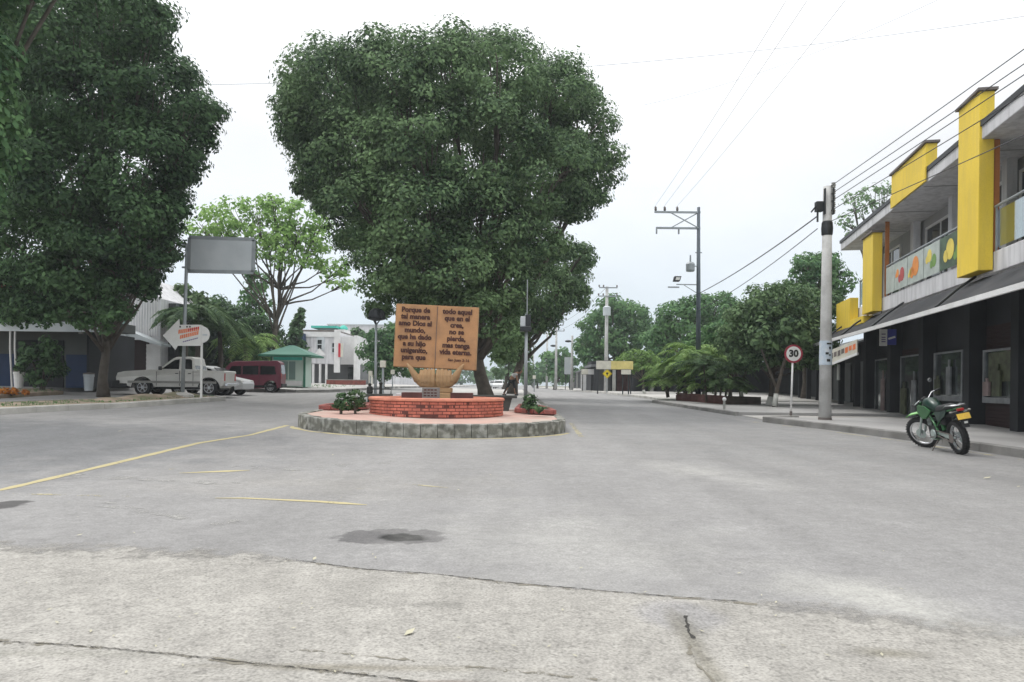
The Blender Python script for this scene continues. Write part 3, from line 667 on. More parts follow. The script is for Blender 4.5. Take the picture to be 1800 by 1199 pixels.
def tree(name, label, base, D, blobs, lmat, leaf=0.2, cover=1.6, seed=1, group=None, trunk_r=0.25, depth=True, off=0.0, clump=0.8, cat='tree', twigs=3, fork=0.45, bmat='bark', limbs=True, thin=1.0, base2=None, painted=0, asp=0.55, droop=0.0):
    """base: (px) of the trunk foot; blobs: (px, py, radius px[, depth offset m]) seen in the photo"""
    rd = random.Random(seed)
    bx = base if isinstance(base, tuple) else (px2x(base, D), D)
    bz = g(bx[0], bx[1]) + off; root = empty(name, label, cat, (bx[0], bx[1], bz), group=group)
    B = []; 
    xs = [at(q[0], q[1], D).x for q in blobs]; xc = sum(xs) / len(xs); W = max(abs(x - xc) for x in xs) + 0.01
    for q in blobs:
        c = at(q[0], q[1], D); r = q[2] * D / F
        if depth and len(q) < 4:
            av = math.sqrt(max(0, W * W - (c.x - xc) ** 2)) * 0.75
            if av > 0.5 * r:
                for sgn in (-1, 1):
                    Dn = D + sgn * av * rd.uniform(0.75, 1.0); k = 1.0
                    cc = at(q[0], q[1], Dn) if sgn > 0 else at(q[0], q[1], Dn)
                    B.append((cc, r * Dn / D * rd.uniform(0.87, 0.95)))
            else: B.append((at(q[0], q[1], D + rd.uniform(-.3, .3)), r))
        else:
            Dn = D + (q[3] if len(q) > 3 else 0); B.append((at(q[0], q[1], Dn), q[2] * Dn / F))
    leaves_mesh('crown', B, leaf, cover, lmat, root, seed, clump, thin, asp=asp, droop=droop)
    cz = sum(c.z for c, r in B) / len(B); cxm = sum(c.x for c, r in B) / len(B); cym = sum(c.y for c, r in B) / len(B)
    low = min(c.z - r for c, r in B); H = max(1.0, (low - bz) * 1.0 + (cz - low) * fork)
    O = Vector((0, 0, 0)); top = Vector(((cxm - bx[0]) * 0.35, (cym - bx[1]) * 0.35, H))
    tb = MB(); n_ = 6; pts = []; rr = []
    for i in range(n_ + 1):
        t = i / n_; pts.append(O.lerp(top, t) + Vector((math.sin(t * 5 + seed) * 0.06 * H * t * (1 - t) * 2, math.cos(t * 4 + seed) * 0.04 * H * t, 0)) + (Vector((0, 0, -0.15)) if i == 0 else Vector()))
        rr.append(trunk_r * (1.35 if i == 0 else 1.0 - 0.45 * t))
    tb.tube(pts, rr, 10)
    if limbs:
        top = pts[-1]
        for (c, r) in B[:40]:
            e = Vector(c) - root.location; st = pts[rd.choice([3, 4, 5, 6])]
            mid = st.lerp(e, 0.5) + Vector((rd.uniform(-.3, .3), rd.uniform(-.3, .3), -0.12 * (e - st).length * 0.5))
            r0 = trunk_r * 0.42
            tb.tube([st, st.lerp(mid, 0.5) + Vector((0, 0, 0.05)), mid, mid.lerp(e, 0.6), e], [r0, r0 * 0.8, r0 * 0.6, r0 * 0.4, r0 * 0.15], 6)
            for _ in range(twigs):
                d = Vector((rd.uniform(-1, 1), rd.uniform(-1, 1), rd.uniform(-.3, 1))).normalized() * r * 0.85
                tb.tube([mid.lerp(e, 0.5), e + d * 0.5, e + d], [r0 * 0.35, r0 * 0.2, r0 * 0.05], 4)
    tb.build('trunk', bmat, root, smooth=True)
    if painted:
        pb = MB(); pts2 = [pts[0], pts[0].lerp(pts[1], min(1, painted / max(0.1, (pts[1] - pts[0]).length)))]
        pb.tube([pts2[0] + Vector((0, 0, .02)), pts2[1]], [rr[0] * 1.04, (rr[0] + (rr[1] - rr[0]) * 1.0) * 1.08], 10); pb.build('painted_base', 'bark_white', root, smooth=True)
    return root

# the big clipped ficus behind the monument
tree('ficus_tree', 'huge dense dark green tree with a broad rounded crown standing behind the book monument', 857, 33,
     [(590, 165, 96), (545, 235, 66), (530, 185, 48), (690, 135, 84), (790, 120, 74), (880, 135, 80), (985, 165, 74), (1020, 250, 72), (1040, 315, 52), (1015, 350, 50),
      (620, 275, 104), (735, 260, 110), (850, 270, 115), (955, 320, 92), (640, 380, 76), (740, 390, 96), (860, 405, 96), (940, 430, 58), (690, 470, 74), (790, 490, 78), (880, 500, 66),
      (540, 330, 26), (575, 350, 30), (735, 545, 40), (840, 560, 48), (665, 540, 24), (900, 585, 34), (880, 620, 22)],
     'leaf_ficus', leaf=0.092, cover=1.5, seed=3, trunk_r=0.34, off=IH, clump=0.85, fork=0.25)
tree('ficus_tree', 'second dark tree peeking out to the right behind the huge ficus on the median', (px2x(900, 45), 45), 45,
     [(990, 480, 48), (1015, 455, 30), (960, 520, 52), (1005, 520, 34), (930, 560, 40), (965, 565, 26), (900, 610, 34), (880, 590, 40)],
     'leaf_ficus', leaf=0.12, cover=1.3, seed=5, trunk_r=0.3, off=IH, clump=0.7)
tree('median_tree', 'pale green hazy tree on the median further down the road', (px2x(885, 80), 80), 80,
     [(895, 625, 24), (915, 640, 22), (880, 645, 20), (905, 610, 16), (925, 655, 14)], 'leaf_pale', leaf=0.32, cover=1.2, seed=6, trunk_r=0.25)
# left foreground trees
tree('shade_tree', 'very large dark tree filling the upper left, trunk beside the blue and white building', 182, 30,
     [(200, 30, 100), (265, 40, 42), (100, 60, 120), (285, 175, 84), (335, 200, 52), (180, 180, 105), (55, 200, 110), (240, 300, 92), (310, 285, 50), (330, 240, 46),
      (100, 330, 115), (210, 400, 90), (280, 380, 48), (300, 440, 28), (40, 440, 80), (130, 470, 80), (215, 480, 55), (260, 470, 40), (60, 520, 46), (160, 535, 42), (195, 545, 28), (290, 340, 40), (-40, 330, 100), (-40, 120, 110), (110, 545, 34), (20, 500, 50), (30, 548, 30), (75, 556, 28), (212, 545, 24), (150, 562, 24), (255, 510, 24), (185, 575, 16)],
     'leaf_dark', leaf=0.098, cover=1.4, seed=11, trunk_r=0.2, off=0.15, clump=0.85, fork=0.2)
tree('shade_tree', 'nearer green tree whose leaves enter at the far left edge', (-17.5, 19.5), 19,
     [(-60, 120, 92), (-62, 230, 90), (-85, 330, 75), (-70, 20, 90), (-260, 200, 150, -3), (-250, 0, 150, -3), (-180, -150, 150, -3), (-10, -120, 120, 0), (110, -150, 110, 1), (-120, -60, 130, 1), (200, -170, 80, 2)], 'leaf_mid', leaf=0.12, cover=1.3, seed=12, trunk_r=0.25, depth=False, clump=0.5, off=0.15)  # crown lobes out of view are added to throw shade on the left lane
# bright acacia-like tree
tree('rain_tree', 'bright light green open tree with thin bare forking branches behind the grey billboard', 488, 52,
     [(375, 385, 30), (410, 380, 30), (350, 400, 24), (450, 375, 32), (490, 378, 34), (530, 385, 34), (470, 410, 34), (520, 420, 34), (560, 420, 28), (440, 410, 26), (500, 450, 32), (545, 455, 26), (590, 490, 20), (610, 500, 14), (395, 405, 24), (465, 440, 22), (575, 470, 20), (420, 425, 26), (500, 425, 28), (545, 430, 28), (360, 420, 22), (560, 395, 26), (600, 470, 18), (480, 355, 16), (515, 362, 18)],
     'leaf_bright', leaf=0.17, cover=0.95, seed=21, trunk_r=0.2, clump=0.7, fork=0.05, thin=0.8, twigs=5, depth=False)
# dark trees behind the parked cars
tree('dark_tree', 'dark green bushy tree behind the white pickup, left of the maroon van', 400, 56, [(340, 560, 36), (380, 560, 42), (420, 575, 42), (400, 620, 40), (350, 620, 40), (450, 620, 34), (480, 640, 26), (310, 600, 36), (470, 590, 26)], 'leaf_dark', leaf=0.17, cover=1.4, seed=31, trunk_r=0.2)
tree('dark_tree', 'slim tall dark tree rising just right of the grey billboard', 445, 60, [(455, 495, 20), (445, 520, 22), (462, 540, 18), (430, 540, 18), (455, 570, 22), (440, 480, 12)], 'leaf_mid', leaf=0.24, cover=1.0, seed=32, trunk_r=0.15)
tree('dark_tree', 'dark conical tree with drooping boughs just left of the white two-storey building', 520, 66, [(515, 598, 16), (520, 584, 13), (524, 570, 11), (527, 558, 8), (530, 547, 5), (505, 612, 17), (528, 612, 15), (495, 625, 14)], 'leaf_dark', leaf=0.26, cover=1.2, seed=33, trunk_r=0.15)
tree('dark_tree', 'dark tree between the white corrugated building and the arrow sign', 300, 50, [(318, 520, 24), (345, 540, 28), (325, 560, 28), (372, 545, 22)], 'leaf_palm_dark', leaf=0.24, cover=1.2, seed=34, trunk_r=0.2)
tree('round_tree', 'medium green round tree behind the lamp post, left of the book monument', 672, 62, [(668, 600, 24), (690, 590, 22), (655, 625, 24), (690, 625, 28), (672, 645, 26), (705, 610, 22), (715, 645, 26)], 'leaf_mid', leaf=0.17, cover=1.4, seed=35, trunk_r=0.2)
tree('round_tree', 'small dark treetop showing above the wall of the white building', 632, 84, [(628, 585, 10), (638, 592, 10), (640, 610, 12), (632, 602, 9), (640, 630, 12)], 'leaf_dark', leaf=0.3, cover=1.3, seed=36, trunk_r=0.15)
# right side trees, far to near
RT = 'trees lining the right side of the road'
tree('street_tree', 'farthest hazy green tree on the right, just right of the median lamp post', 945, 150, [(945, 655, 20), (930, 665, 14), (960, 650, 16)], 'leaf_mid', leaf=0.5, cover=1.4, seed=41, trunk_r=0.25, group=RT)
tree('street_tree', 'far green tree standing behind the pair of distant wooden-looking poles', 975, 110, [(965, 630, 16), (985, 628, 18), (1000, 640, 16), (975, 650, 18), (995, 660, 16)], 'leaf_mid', leaf=0.4, cover=1.4, seed=42, trunk_r=0.25, group=RT)
tree('street_tree', 'tall grey-green tree behind the pole with the pale transformer box', 1080, 82, [(1045, 575, 26), (1075, 550, 32), (1110, 560, 34), (1060, 600, 34), (1100, 605, 34), (1030, 610, 24), (1135, 585, 26), (1145, 610, 22), (1040, 635, 24)], 'leaf_mid', leaf=0.22, cover=1.4, seed=43, trunk_r=0.3, group=RT)
tree('street_tree', 'broad grey-green tree behind the tall steel pole', 1210, 64, [(1190, 560, 34), (1225, 545, 32), (1265, 545, 36), (1215, 590, 40), (1260, 595, 40), (1170, 590, 26), (1300, 560, 28), (1290, 600, 30), (1165, 620, 24), (1330, 550, 26), (1150, 600, 24), (1240, 635, 26)], 'leaf_mid', leaf=0.18, cover=1.4, seed=44, trunk_r=0.3, group=RT)
tree('street_tree', 'dense dark rounded tree between the palms and the thirty sign', 1352, 36, [(1345, 535, 40), (1385, 530, 40), (1420, 545, 40), (1310, 570, 38), (1350, 585, 44), (1400, 590, 44), (1440, 590, 38), (1290, 600, 30), (1455, 540, 30), (1310, 632, 26), (1350, 630, 24), (1400, 632, 26), (1440, 630, 26)], 'leaf_ficus', leaf=0.11, cover=1.4, seed=45, trunk_r=0.13, group=RT, off=0.14, painted=0.7)
tree('street_tree', 'green treetop rising behind the concrete pole at the corner of the yellow building', 1415, 48, [(1420, 470, 26), (1450, 465, 26), (1440, 500, 34), (1475, 500, 26), (1400, 500, 20)], 'leaf_mid', leaf=0.14, cover=1.4, seed=46, trunk_r=0.25, group=RT)
tree('street_tree', 'brighter green leafy tree just behind the palm clump', 1285, 44, [(1270, 610, 26), (1300, 600, 22), (1245, 620, 24), (1290, 635, 22), (1255, 588, 24), (1292, 578, 26), (1325, 605, 24), (1222, 605, 22), (1320, 640, 20)], 'leaf_mid', leaf=0.13, cover=1.4, seed=47, trunk_r=0.12, group=RT)
tree('street_tree', 'light lime green flat-topped tree with whitewashed forked trunk beside the yellow shop board', 1133, 58, [(1100, 634, 16), (1120, 628, 16), (1140, 634, 18), (1150, 650, 16), (1110, 645, 16), (1085, 640, 10)], 'leaf_lime', leaf=0.14, cover=1.4, seed=48, trunk_r=0.10, group=RT, painted=1.2, off=0.15)
tree('rain_tree', 'pale feathery treetop showing above the roof of the yellow and white building', (24, 48), 48, [(1500, 355, 18), (1530, 340, 20), (1555, 330, 16), (1515, 370, 16), (1545, 360, 16), (1485, 390, 14), (1500, 410, 14)], 'leaf_pale', leaf=0.14, cover=0.5, seed=49, trunk_r=0.2, depth=False)
# thin leaning trunks under the dark tree
for i, (px, D, lean, lab) in enumerate([(1305, 38.5, -0.5, 'slim pale leaning tree trunk right of the white bollard'), (1362, 33.5, 0.5, 'slim leaning tree trunk with peeling bark left of the thirty sign')]):
    x = px2x(px, D); root = empty('slim_tree', lab, 'tree', (x, D, g(x, D) + 0.14), group='slim trees under the dark canopy')
    b = MB(); b.tube([(0, 0, -0.1), (lean * .2, 0, 0.8), (lean * .7, .1, 1.7), (lean * 1.3, .1, 2.7)], [.12, .10, .085, .06], 8)
    b.tube([(lean * .2, 0, 0.8), (-lean * .4, .1, 1.6), (-lean * 1.2, .1, 2.6)], [.07, .06, .04], 7)
    b.build('trunk', 'bark', root, smooth=True)
    b = MB(); b.tube([(0, 0, 0.02), (lean * .14, 0, 0.6)], [.128, .11], 8); b.build('painted_base', 'bark_white', root, smooth=True)
    leaves_mesh('crown', [(Vector((x + lean * 1.3, D, root.location.z + 3.3)), 0.8), (Vector((x - lean * 1.2, D, root.location.z + 3.2)), 0.8)], 0.16, 1.4, 'leaf_ficus', root, 60 + i, 0.5)

# palms ---------------------------------------------------------------------
def frond(b, o, az, length, rise, droop, nl=16, lw=0.035, ll=0.4, rd=random):
    d = Vector((math.cos(az), math.sin(az), 0)); side = Vector((-d.y, d.x, 0)); pts = []
    for i in range(9):
        t = i / 8; pts.append(o + d * length * t * (1 - 0.15 * t) + Vector((0, 0, rise * length * t - droop * length * t * t)))
    b.tube(pts, [0.02 * (1 - 0.8 * i / 8) + 0.004 for i in range(9)], 4)
    for i in range(2, nl + 1):
        t = i / nl; k = t * 8; j = min(7, int(k)); p = pts[j].lerp(pts[j + 1], k - j); L_ = ll * math.sin(math.pi * (0.15 + 0.8 * t)) * rd.uniform(0.85, 1.1)
        tan = (pts[j + 1] - pts[j]).normalized()
        for s_ in (-1, 1):
            v = (side * s_ * 0.85 + tan * 0.55 + Vector((0, 0, rd.uniform(-0.35, 0.05)))).normalized() * L_
            wv = tan * lw
            q = p + v * 0.5 + Vector((0, 0, 0.02)); e = p + v + Vector((0, 0, -0.14 * L_))
            b.add([p - wv * 0.5, p + wv * 0.5, q + wv, e, q - wv], [(0, 1, 2, 3, 4)])
def palm_clump(name, label, x, y, off, stems, seed, m='leaf_palm', group=None):
    rd = random.Random(seed); root = empty(name, label, 'palm', (x, y, g(x, y) + off), group=group)
    fb = MB(); tb = MB()
    for (dx, dy, h, fl) in stems:
        top = Vector((dx * 1.35, dy * 1.35, h)); tb.tube([(dx, dy, -0.05), (dx * 1.15, dy * 1.15, h * .5), top], [0.06, 0.05, 0.035], 7)
        for k in range(16):
            az = rd.uniform(0, 6.28); up = rd.uniform(0.35, 1.15); frond(fb, top, az, fl * rd.uniform(0.75, 1.1), up, up * 0.6 + rd.uniform(0.15, 0.5), ll=fl * 0.26, lw=0.022 * fl, rd=rd)
    fb.build('fronds', m, root); tb.build('stems', 'bark', root, smooth=True); return root
palm_clump('areca_palm', 'large bushy palm at the left end of the planter by the second kerb', px2x(1192, 43), 43, 0.3, [(0, 0, 1.7, 2.2), (.5, .3, 2.1, 2.2), (-.5, .2, 1.3, 2.0), (.2, -.5, .9, 1.9), (-.7, -.4, .7, 1.8), (.7, -.2, 1.4, 2.0)], 71, group='palms in the roadside planter')
palm_clump('areca_palm', 'tall bushy palm in the middle of the planter under the steel pole', px2x(1226, 40.5), 40.5, 0.3, [(0, 0, 2.4, 2.3), (.4, .3, 2.0, 2.1), (-.5, .3, 1.6, 2.1), (.2, -.5, 1.2, 1.9), (.1, -.6, .5, 1.7)], 72, group='palms in the roadside planter')
palm_clump('areca_palm', 'bushy dark palm at the right end of the planter beside the white bollard', px2x(1258, 37), 37, 0.25, [(0, 0, 1.5, 2.0), (.5, .1, 1.4, 1.9), (-.4, .2, 1.8, 1.9), (.1, -.4, .8, 1.7), (.5, -.3, .6, 1.6)], 73, m='leaf_palm_dark', group='palms in the roadside planter')
def tall_palm(label, px, D, h, fl, seed, m='leaf_palm_dark', n=16):
    rd = random.Random(seed); x = px2x(px, D); root = empty('coconut_palm', label, 'palm', (x, D, g(x, D)), group='feathery palms behind the parked pickup')
    tb = MB(); tb.tube([(0, 0, 0), (.1, 0, h * .5), (0, 0, h)], [.2, .16, .12], 9); tb.build('trunk', 'bark', root, smooth=True)
    fb = MB()
    for k in range(n):
        up = rd.uniform(0.1, 1.0); frond(fb, Vector((0, 0, h)), 6.28 * k / n + rd.uniform(-.2, .2), fl * rd.uniform(.85, 1.1), up, up * .7 + rd.uniform(.35, .6), nl=26, ll=fl * .24, lw=0.05, rd=rd)
    fb.build('fronds', m, root)
tall_palm('dark feathery palm arching beside the white corrugated wall', 322, 43, 4.4, 2.4, 81)
tall_palm('dark feathery palm behind the billboard pole', 345, 45, 4.6, 3.2, 82)
tall_palm('dark feathery palm lowest of the group, behind the cab of the pickup', 385, 47, 3.6, 3.0, 83)
tall_palm('greener feathery palm directly behind the silver hatchback', 430, 50, 3.0, 3.2, 84, m='leaf_palm')

# ------------------------------------------------------------------ yellow and white building on the right
def local_root(name, label, cat, x0, s0=0.0, rzdeg=-11.9, z=0.0):
    d = Vector((0.2063, 0.9785, 0)); return empty(name, label, cat, (8.0 + (x0 - 8.0) * 0.9785 * 0.9785 + d.x * s0, -(x0 - 8.0) * 0.9785 * 0.2063 + d.y * s0, z), R(rzdeg))
bd = local_root('commercial_building', 'two-storey white building with yellow pillars, glass balcony and dark shopfronts', 'building', 8.0)
S0, S1 = 4.0, 34.6
def part(name, m, fn, parent=None, **k):
    b = MB(); fn(b); return b.build(name, m, parent or bd, **k)
part('wall', 'wall_grey', lambda b: b.bx(1.3, 12, S0, S1, 0.0, 7.655))
part('balcony', 'wall_white', lambda b: b.bx(0.0, 1.3, S0, S1 - 0.3, 4.36, 4.88), bevel=0.02)
part('roof', 'wall_white', lambda b: b.bx(-0.30, 12.2, S0, 33.9, 7.66, 8.05), bevel=0.02)
part('roof_edge', 'dark_metal', lambda b: (b.bx(-0.34, -0.303, S0, 33.95, 7.98, 8.11), b.bx(-0.30, 12, S0, 33.95, 8.053, 8.11)))
for s in np.arange(6, 33, 3.4): part('ceiling_strip', 'wall_grey', lambda b: b.bx(-0.25, 1.25, s, s + 0.05, 7.64, 7.657))
# upper windows
for (a, c) in ((6.4, 8.6), (9.2, 11.6), (12.0, 14.0), (14.5, 17.6), (18.4, 20.3), (20.8, 24.1), (24.7, 27.6), (30.6, 32.9)):
    fr = part('window', 'white', lambda b: (b.bx(1.22, 1.298, a, a + .07, 4.9, 7.3), b.bx(1.22, 1.298, c - .07, c, 4.9, 7.3), b.bx(1.22, 1.298, a + .07, c - .07, 7.22, 7.3), b.bx(1.24, 1.298, (a + c) / 2 - .03, (a + c) / 2 + .03, 4.9, 7.22)))
    part('pane', 'glass_dark', lambda b: b.bx(1.27, 1.296, a + .07, c - .07, 4.9, 7.22), fr)
for s in (11.8, 20.5, 24.4, 28.2, 33.3):
    part('column', 'wall_white', lambda b: b.bx(0.95, 1.2, s - .16, s + .16, 4.885, 7.655))
# yellow pillars
def pillar(a, c, z0, z1, t0=-0.32, t1=0.0, name='pillar'):
    o = part(name, 'yellow', lambda b: b.bx(t0, t1, a, c, z0, z1), bevel=0.015)
    part('capping', 'cap_grey', lambda b: b.bx(t0 - .06, t1 + .05, a - .08, c + .08, z1 + .002, z1 + .07), o); return o
D2s = lambda D: D / 0.9785
pillar(18.62, 19.98, 4.42, 8.85, t0=-0.36, t1=-0.02)
pillar(28.3, 29.75, 4.38, 7.34, t0=-0.36, t1=-0.02)
pillar(22.5, 26.0, 8.115, 8.82, t0=-0.36, t1=-0.05, name='parapet')
part('parapet', 'yellow', lambda b: b.bx(-0.385, -0.342, 22.5, 26.0, 7.68, 8.112))
part('pillar_side', 'orange_trim', lambda b: b.bx(-0.02, 0.12, 18.66, 18.70, 4.885, 7.65))
pillar(8.6, 9.9, 4.42, 8.85, t0=-0.36, t1=-0.02)
part('pillar_side', 'orange_trim', lambda b: b.bx(-0.02, 0.12, 27.94, 27.98, 4.885, 7.65))
part('corner_wall', 'yellow', lambda b: (b.bx(-0.36, -0.02, 31.8, 34.35, 4.05, 5.3), b.bx(-0.36, -0.02, 29.6, 31.8, 4.05, 4.34)), bevel=0.015)
# railings with glass, banners in the middle bay
def railing(a, c, parent=None):
    rl = part('railing', 'galv', lambda b: (b.tube([(0.02, a, 5.98), (0.02, c, 5.98)], 0.035, 8), [b.bx(0.0, 0.04, s - .02, s + .02, 4.885, 5.96) for s in np.linspace(a + .05, c - .05, max(2, int((c - a) / 1.6) + 1))]), smooth=False)
    part('glass_panel', 'glass_rail', lambda b: b.bx(0.045, 0.06, a + .05, c - .05, 4.97, 5.88), rl)
railing(4.5, 8.5); railing(10.0, 18.6); railing(20.0, 27.85); railing(29.8, 31.75)
# banner panels with fruit printed on them
bn = [(20.3, 22.2, 'banner_dark', (('fruit_yellow', 21.4, 5.45, .30), ('fruit_green', 20.8, 5.3, .2))), (22.25, 23.6, 'banner', (('fruit_green', 22.7, 5.35, .2), ('fruit_yellow', 23.1, 5.55, .2))),
      (23.65, 25.2, 'banner', (('fruit_orange', 24.4, 5.45, .32), ('fruit_yellow', 24.9, 5.3, .14))), (25.25, 26.6, 'banner', (('fruit_red', 25.8, 5.4, .24), ('fruit_orange', 26.3, 5.5, .14))), (26.65, 27.7, 'banner', ())]
for (a, c, m_, fr) in bn:
    o = part('banner', m_, lambda b: b.bx(-0.045, -0.03, a, c, 4.93, 5.88))
    for (fm, s, z, r) in fr:
        part('fruit_print', fm, lambda b: (b.lathe([(r, 0), (r, .004)], (-0.052, s, z), 14, m=Matrix.Rotation(R(90), 3, 'Y')), b.lathe([(r * .6, 0), (r * .6, .003)], (-0.052, s + r * 1.1, z - r * .5), 12, m=Matrix.Rotation(R(90), 3, 'Y'))), o)
# shop fronts under the awning
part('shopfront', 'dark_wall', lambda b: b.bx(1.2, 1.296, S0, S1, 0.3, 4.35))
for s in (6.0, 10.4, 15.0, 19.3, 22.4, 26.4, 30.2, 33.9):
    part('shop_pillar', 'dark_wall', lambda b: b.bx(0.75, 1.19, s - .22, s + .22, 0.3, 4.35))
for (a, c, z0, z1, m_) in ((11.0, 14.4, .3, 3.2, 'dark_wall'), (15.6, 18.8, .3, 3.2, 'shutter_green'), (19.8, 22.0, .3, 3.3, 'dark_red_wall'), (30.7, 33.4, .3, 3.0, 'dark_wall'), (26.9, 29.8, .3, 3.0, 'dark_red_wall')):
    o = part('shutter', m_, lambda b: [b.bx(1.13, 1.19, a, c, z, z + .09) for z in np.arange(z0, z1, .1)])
def shopwin(a, c, z0, z1, t=1.0):
    fr = part('shop_window', 'shop_frame', lambda b: (b.bx(t, t + .1, a, a + .1, z0, z1), b.bx(t, t + .1, c - .1, c, z0, z1), b.bx(t, t + .1, a + .1, c - .1, z0, z0 + .16), b.bx(t, t + .1, a + .1, c - .1, z1 - .06, z1)))
    part('pane', 'glass_shop', lambda b: b.bx(t + .04, t + .06, a + .1, c - .1, z0 + .16, z1 - .06), fr)
shopwin(23.4, 25.9, 1.1, 2.7); shopwin(19.9, 21.9, 1.1, 2.6)
for (a, c) in ((7.0, 9.8), (11.2, 14.4), (15.6, 16.1), (27.0, 29.6), (30.8, 33.2)):
    fr = part('glazing', 'shop_frame', lambda b: (b.bx(1.0, 1.06, a, c, 2.68, 2.74), b.bx(1.0, 1.06, a, a + .05, .35, 2.68), b.bx(1.0, 1.06, c - .05, c, .35, 2.68), b.bx(1.0, 1.06, a + .05, c - .05, .35, .5)))
    part('pane', 'glass_shop', lambda b: b.bx(1.02, 1.04, a + .05, c - .05, .5, 2.68), fr)
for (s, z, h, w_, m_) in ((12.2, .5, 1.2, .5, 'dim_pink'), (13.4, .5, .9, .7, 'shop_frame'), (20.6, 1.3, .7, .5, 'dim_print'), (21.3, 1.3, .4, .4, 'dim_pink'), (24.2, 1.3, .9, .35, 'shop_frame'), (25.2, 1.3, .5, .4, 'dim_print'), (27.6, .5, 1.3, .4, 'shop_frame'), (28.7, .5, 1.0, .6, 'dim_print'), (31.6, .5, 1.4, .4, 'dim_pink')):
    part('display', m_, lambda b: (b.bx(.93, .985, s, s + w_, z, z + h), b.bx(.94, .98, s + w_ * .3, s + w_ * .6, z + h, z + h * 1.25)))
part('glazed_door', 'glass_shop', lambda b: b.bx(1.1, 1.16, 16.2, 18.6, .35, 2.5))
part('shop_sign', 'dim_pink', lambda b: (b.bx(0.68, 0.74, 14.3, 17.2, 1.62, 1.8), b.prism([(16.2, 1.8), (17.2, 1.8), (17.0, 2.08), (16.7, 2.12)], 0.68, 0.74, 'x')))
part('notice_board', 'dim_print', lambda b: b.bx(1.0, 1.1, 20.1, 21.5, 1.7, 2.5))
# awning -------------------------------------------------------------------
aw = local_root('awning', 'long sloping black fabric awning with a white front bar over the shops', 'awning', 8.0)
b = MB(); ns = 90; vs = []
for i in range(ns + 1):
    s = 4 + 31.0 * i / ns
    for k in range(7):
        t = k / 6; sag = -0.06 * math.sin(math.pi * t) * (0.6 + 0.4 * math.sin(s * 1.3)) + 0.012 * math.sin(s * 5 + k)
        vs.append((-0.03 - 1.15 * t, s, 4.30 - 0.80 * t + sag))
b.add(vs, [(i * 7 + k, i * 7 + k + 1, (i + 1) * 7 + k + 1, (i + 1) * 7 + k) for i in range(ns) for k in range(6)])
o = b.build('fabric', 'black_fabric', aw, smooth=True); so = o.modifiers.new('s', 'SOLIDIFY'); so.thickness = 0.02
part('front_bar', 'white', lambda b: b.bx(-1.24, -1.17, 4, 35.0, 3.41, 3.53), aw)
for s in (7.0, 13.0, 19.0, 25.0, 29.5, 32.8):
    part('arm', 'dark_metal', lambda b: (b.tube([(-0.05, s + 0.6, 4.40), (-0.6, s + .3, 4.03), (-1.18, s, 3.56)], 0.035, 6)), aw)
# hanging signs under the awning
sg = local_root('hanging_sign', 'small hanging sign, half white and half blue, under the awning', 'sign', 8.0)
D = 27.5; p = at(1559, 594, D)
sg.location = p; sg.rotation_euler = (0, 0, R(-8)); sg.location.z -= 0.3
part('panel', 'sign_white', lambda b: b.bx(-.26, 0.0, -.03, .03, 0, .62), sg)
part('panel', 'blue_sign', lambda b: b.bx(0.002, .32, -.03, .03, .04, .62), sg)
part('bracket', 'dark_metal', lambda b: (b.tube([(-.2, 0, .62), (-.2, 0, 1.3)], .012, 5), b.tube([(.25, 0, .62), (.25, 0, 1.3)], .012, 5)), sg)
part('print', 'purple_print', lambda b: [b.bx(-.2, -.06, -.036, -.031, z, z + .035) for z in (.14, .22, .30, .42)], sg)
part('print', 'sign_white', lambda b: b.beam((.04, -.034, .26), (.28, -.034, .34), .004, .07), sg)
pA = at(1457, 640, 27.0); pB = at(1507, 620, 26.0); top = at(1507, 597, 26.0)
sg = empty('shop_sign', 'tan sign board with orange lettering under the awning behind the concrete pole', 'sign', pA)
dv = pB - pA; L_ = math.hypot(dv.x, dv.y); sg.rotation_euler = (0, 0, math.atan2(dv.y, dv.x)); hz = dv.z / L_
def slant(b):
    for v in range(len(b.v)): b.v[v] = (b.v[v][0], b.v[v][1], b.v[v][2] + b.v[v][0] * hz)
def mk(name, m_, x0, x1, z0, z1, y0=-.03, y1=.03):
    b = MB(); b.bx(x0, x1, y0, y1, z0, z1); slant(b); return b.build(name, m_, sg)
mk('panel', 'board_cream', 0, L_, 0, .47); mk('lower_edge', 'white', -.02, L_ + .02, -.08, -.002, -.04, .04)
for i in range(7): mk('print', 'orange_print' if i > 3 else 'cap_grey', .08 + i * L_ / 7.6, .08 + (i + .75) * L_ / 7.6, .14 + .03 * (i % 2), .34, -.038, -.032)

# neighbouring dark shops further back
nb = local_root('shop_row', 'low dark shop row behind the trees beyond the yellow building', 'building', 8.6)
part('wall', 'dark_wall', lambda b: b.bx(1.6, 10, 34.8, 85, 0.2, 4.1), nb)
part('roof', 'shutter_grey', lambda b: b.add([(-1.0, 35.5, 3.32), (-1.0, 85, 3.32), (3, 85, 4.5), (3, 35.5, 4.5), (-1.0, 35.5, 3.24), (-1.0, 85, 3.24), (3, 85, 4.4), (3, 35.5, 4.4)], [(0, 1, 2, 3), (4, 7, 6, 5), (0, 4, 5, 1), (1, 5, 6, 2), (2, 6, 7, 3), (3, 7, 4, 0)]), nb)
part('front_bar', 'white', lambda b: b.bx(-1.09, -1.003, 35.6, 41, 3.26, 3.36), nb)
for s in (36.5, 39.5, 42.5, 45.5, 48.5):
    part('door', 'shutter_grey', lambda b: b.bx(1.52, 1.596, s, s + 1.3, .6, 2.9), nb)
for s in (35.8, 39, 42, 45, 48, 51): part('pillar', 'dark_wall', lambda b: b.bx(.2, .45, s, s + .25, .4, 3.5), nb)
part('notice', 'sign_white', lambda b: b.bx(.12, .19, 38.8, 39.2, 1.9, 2.7), nb)
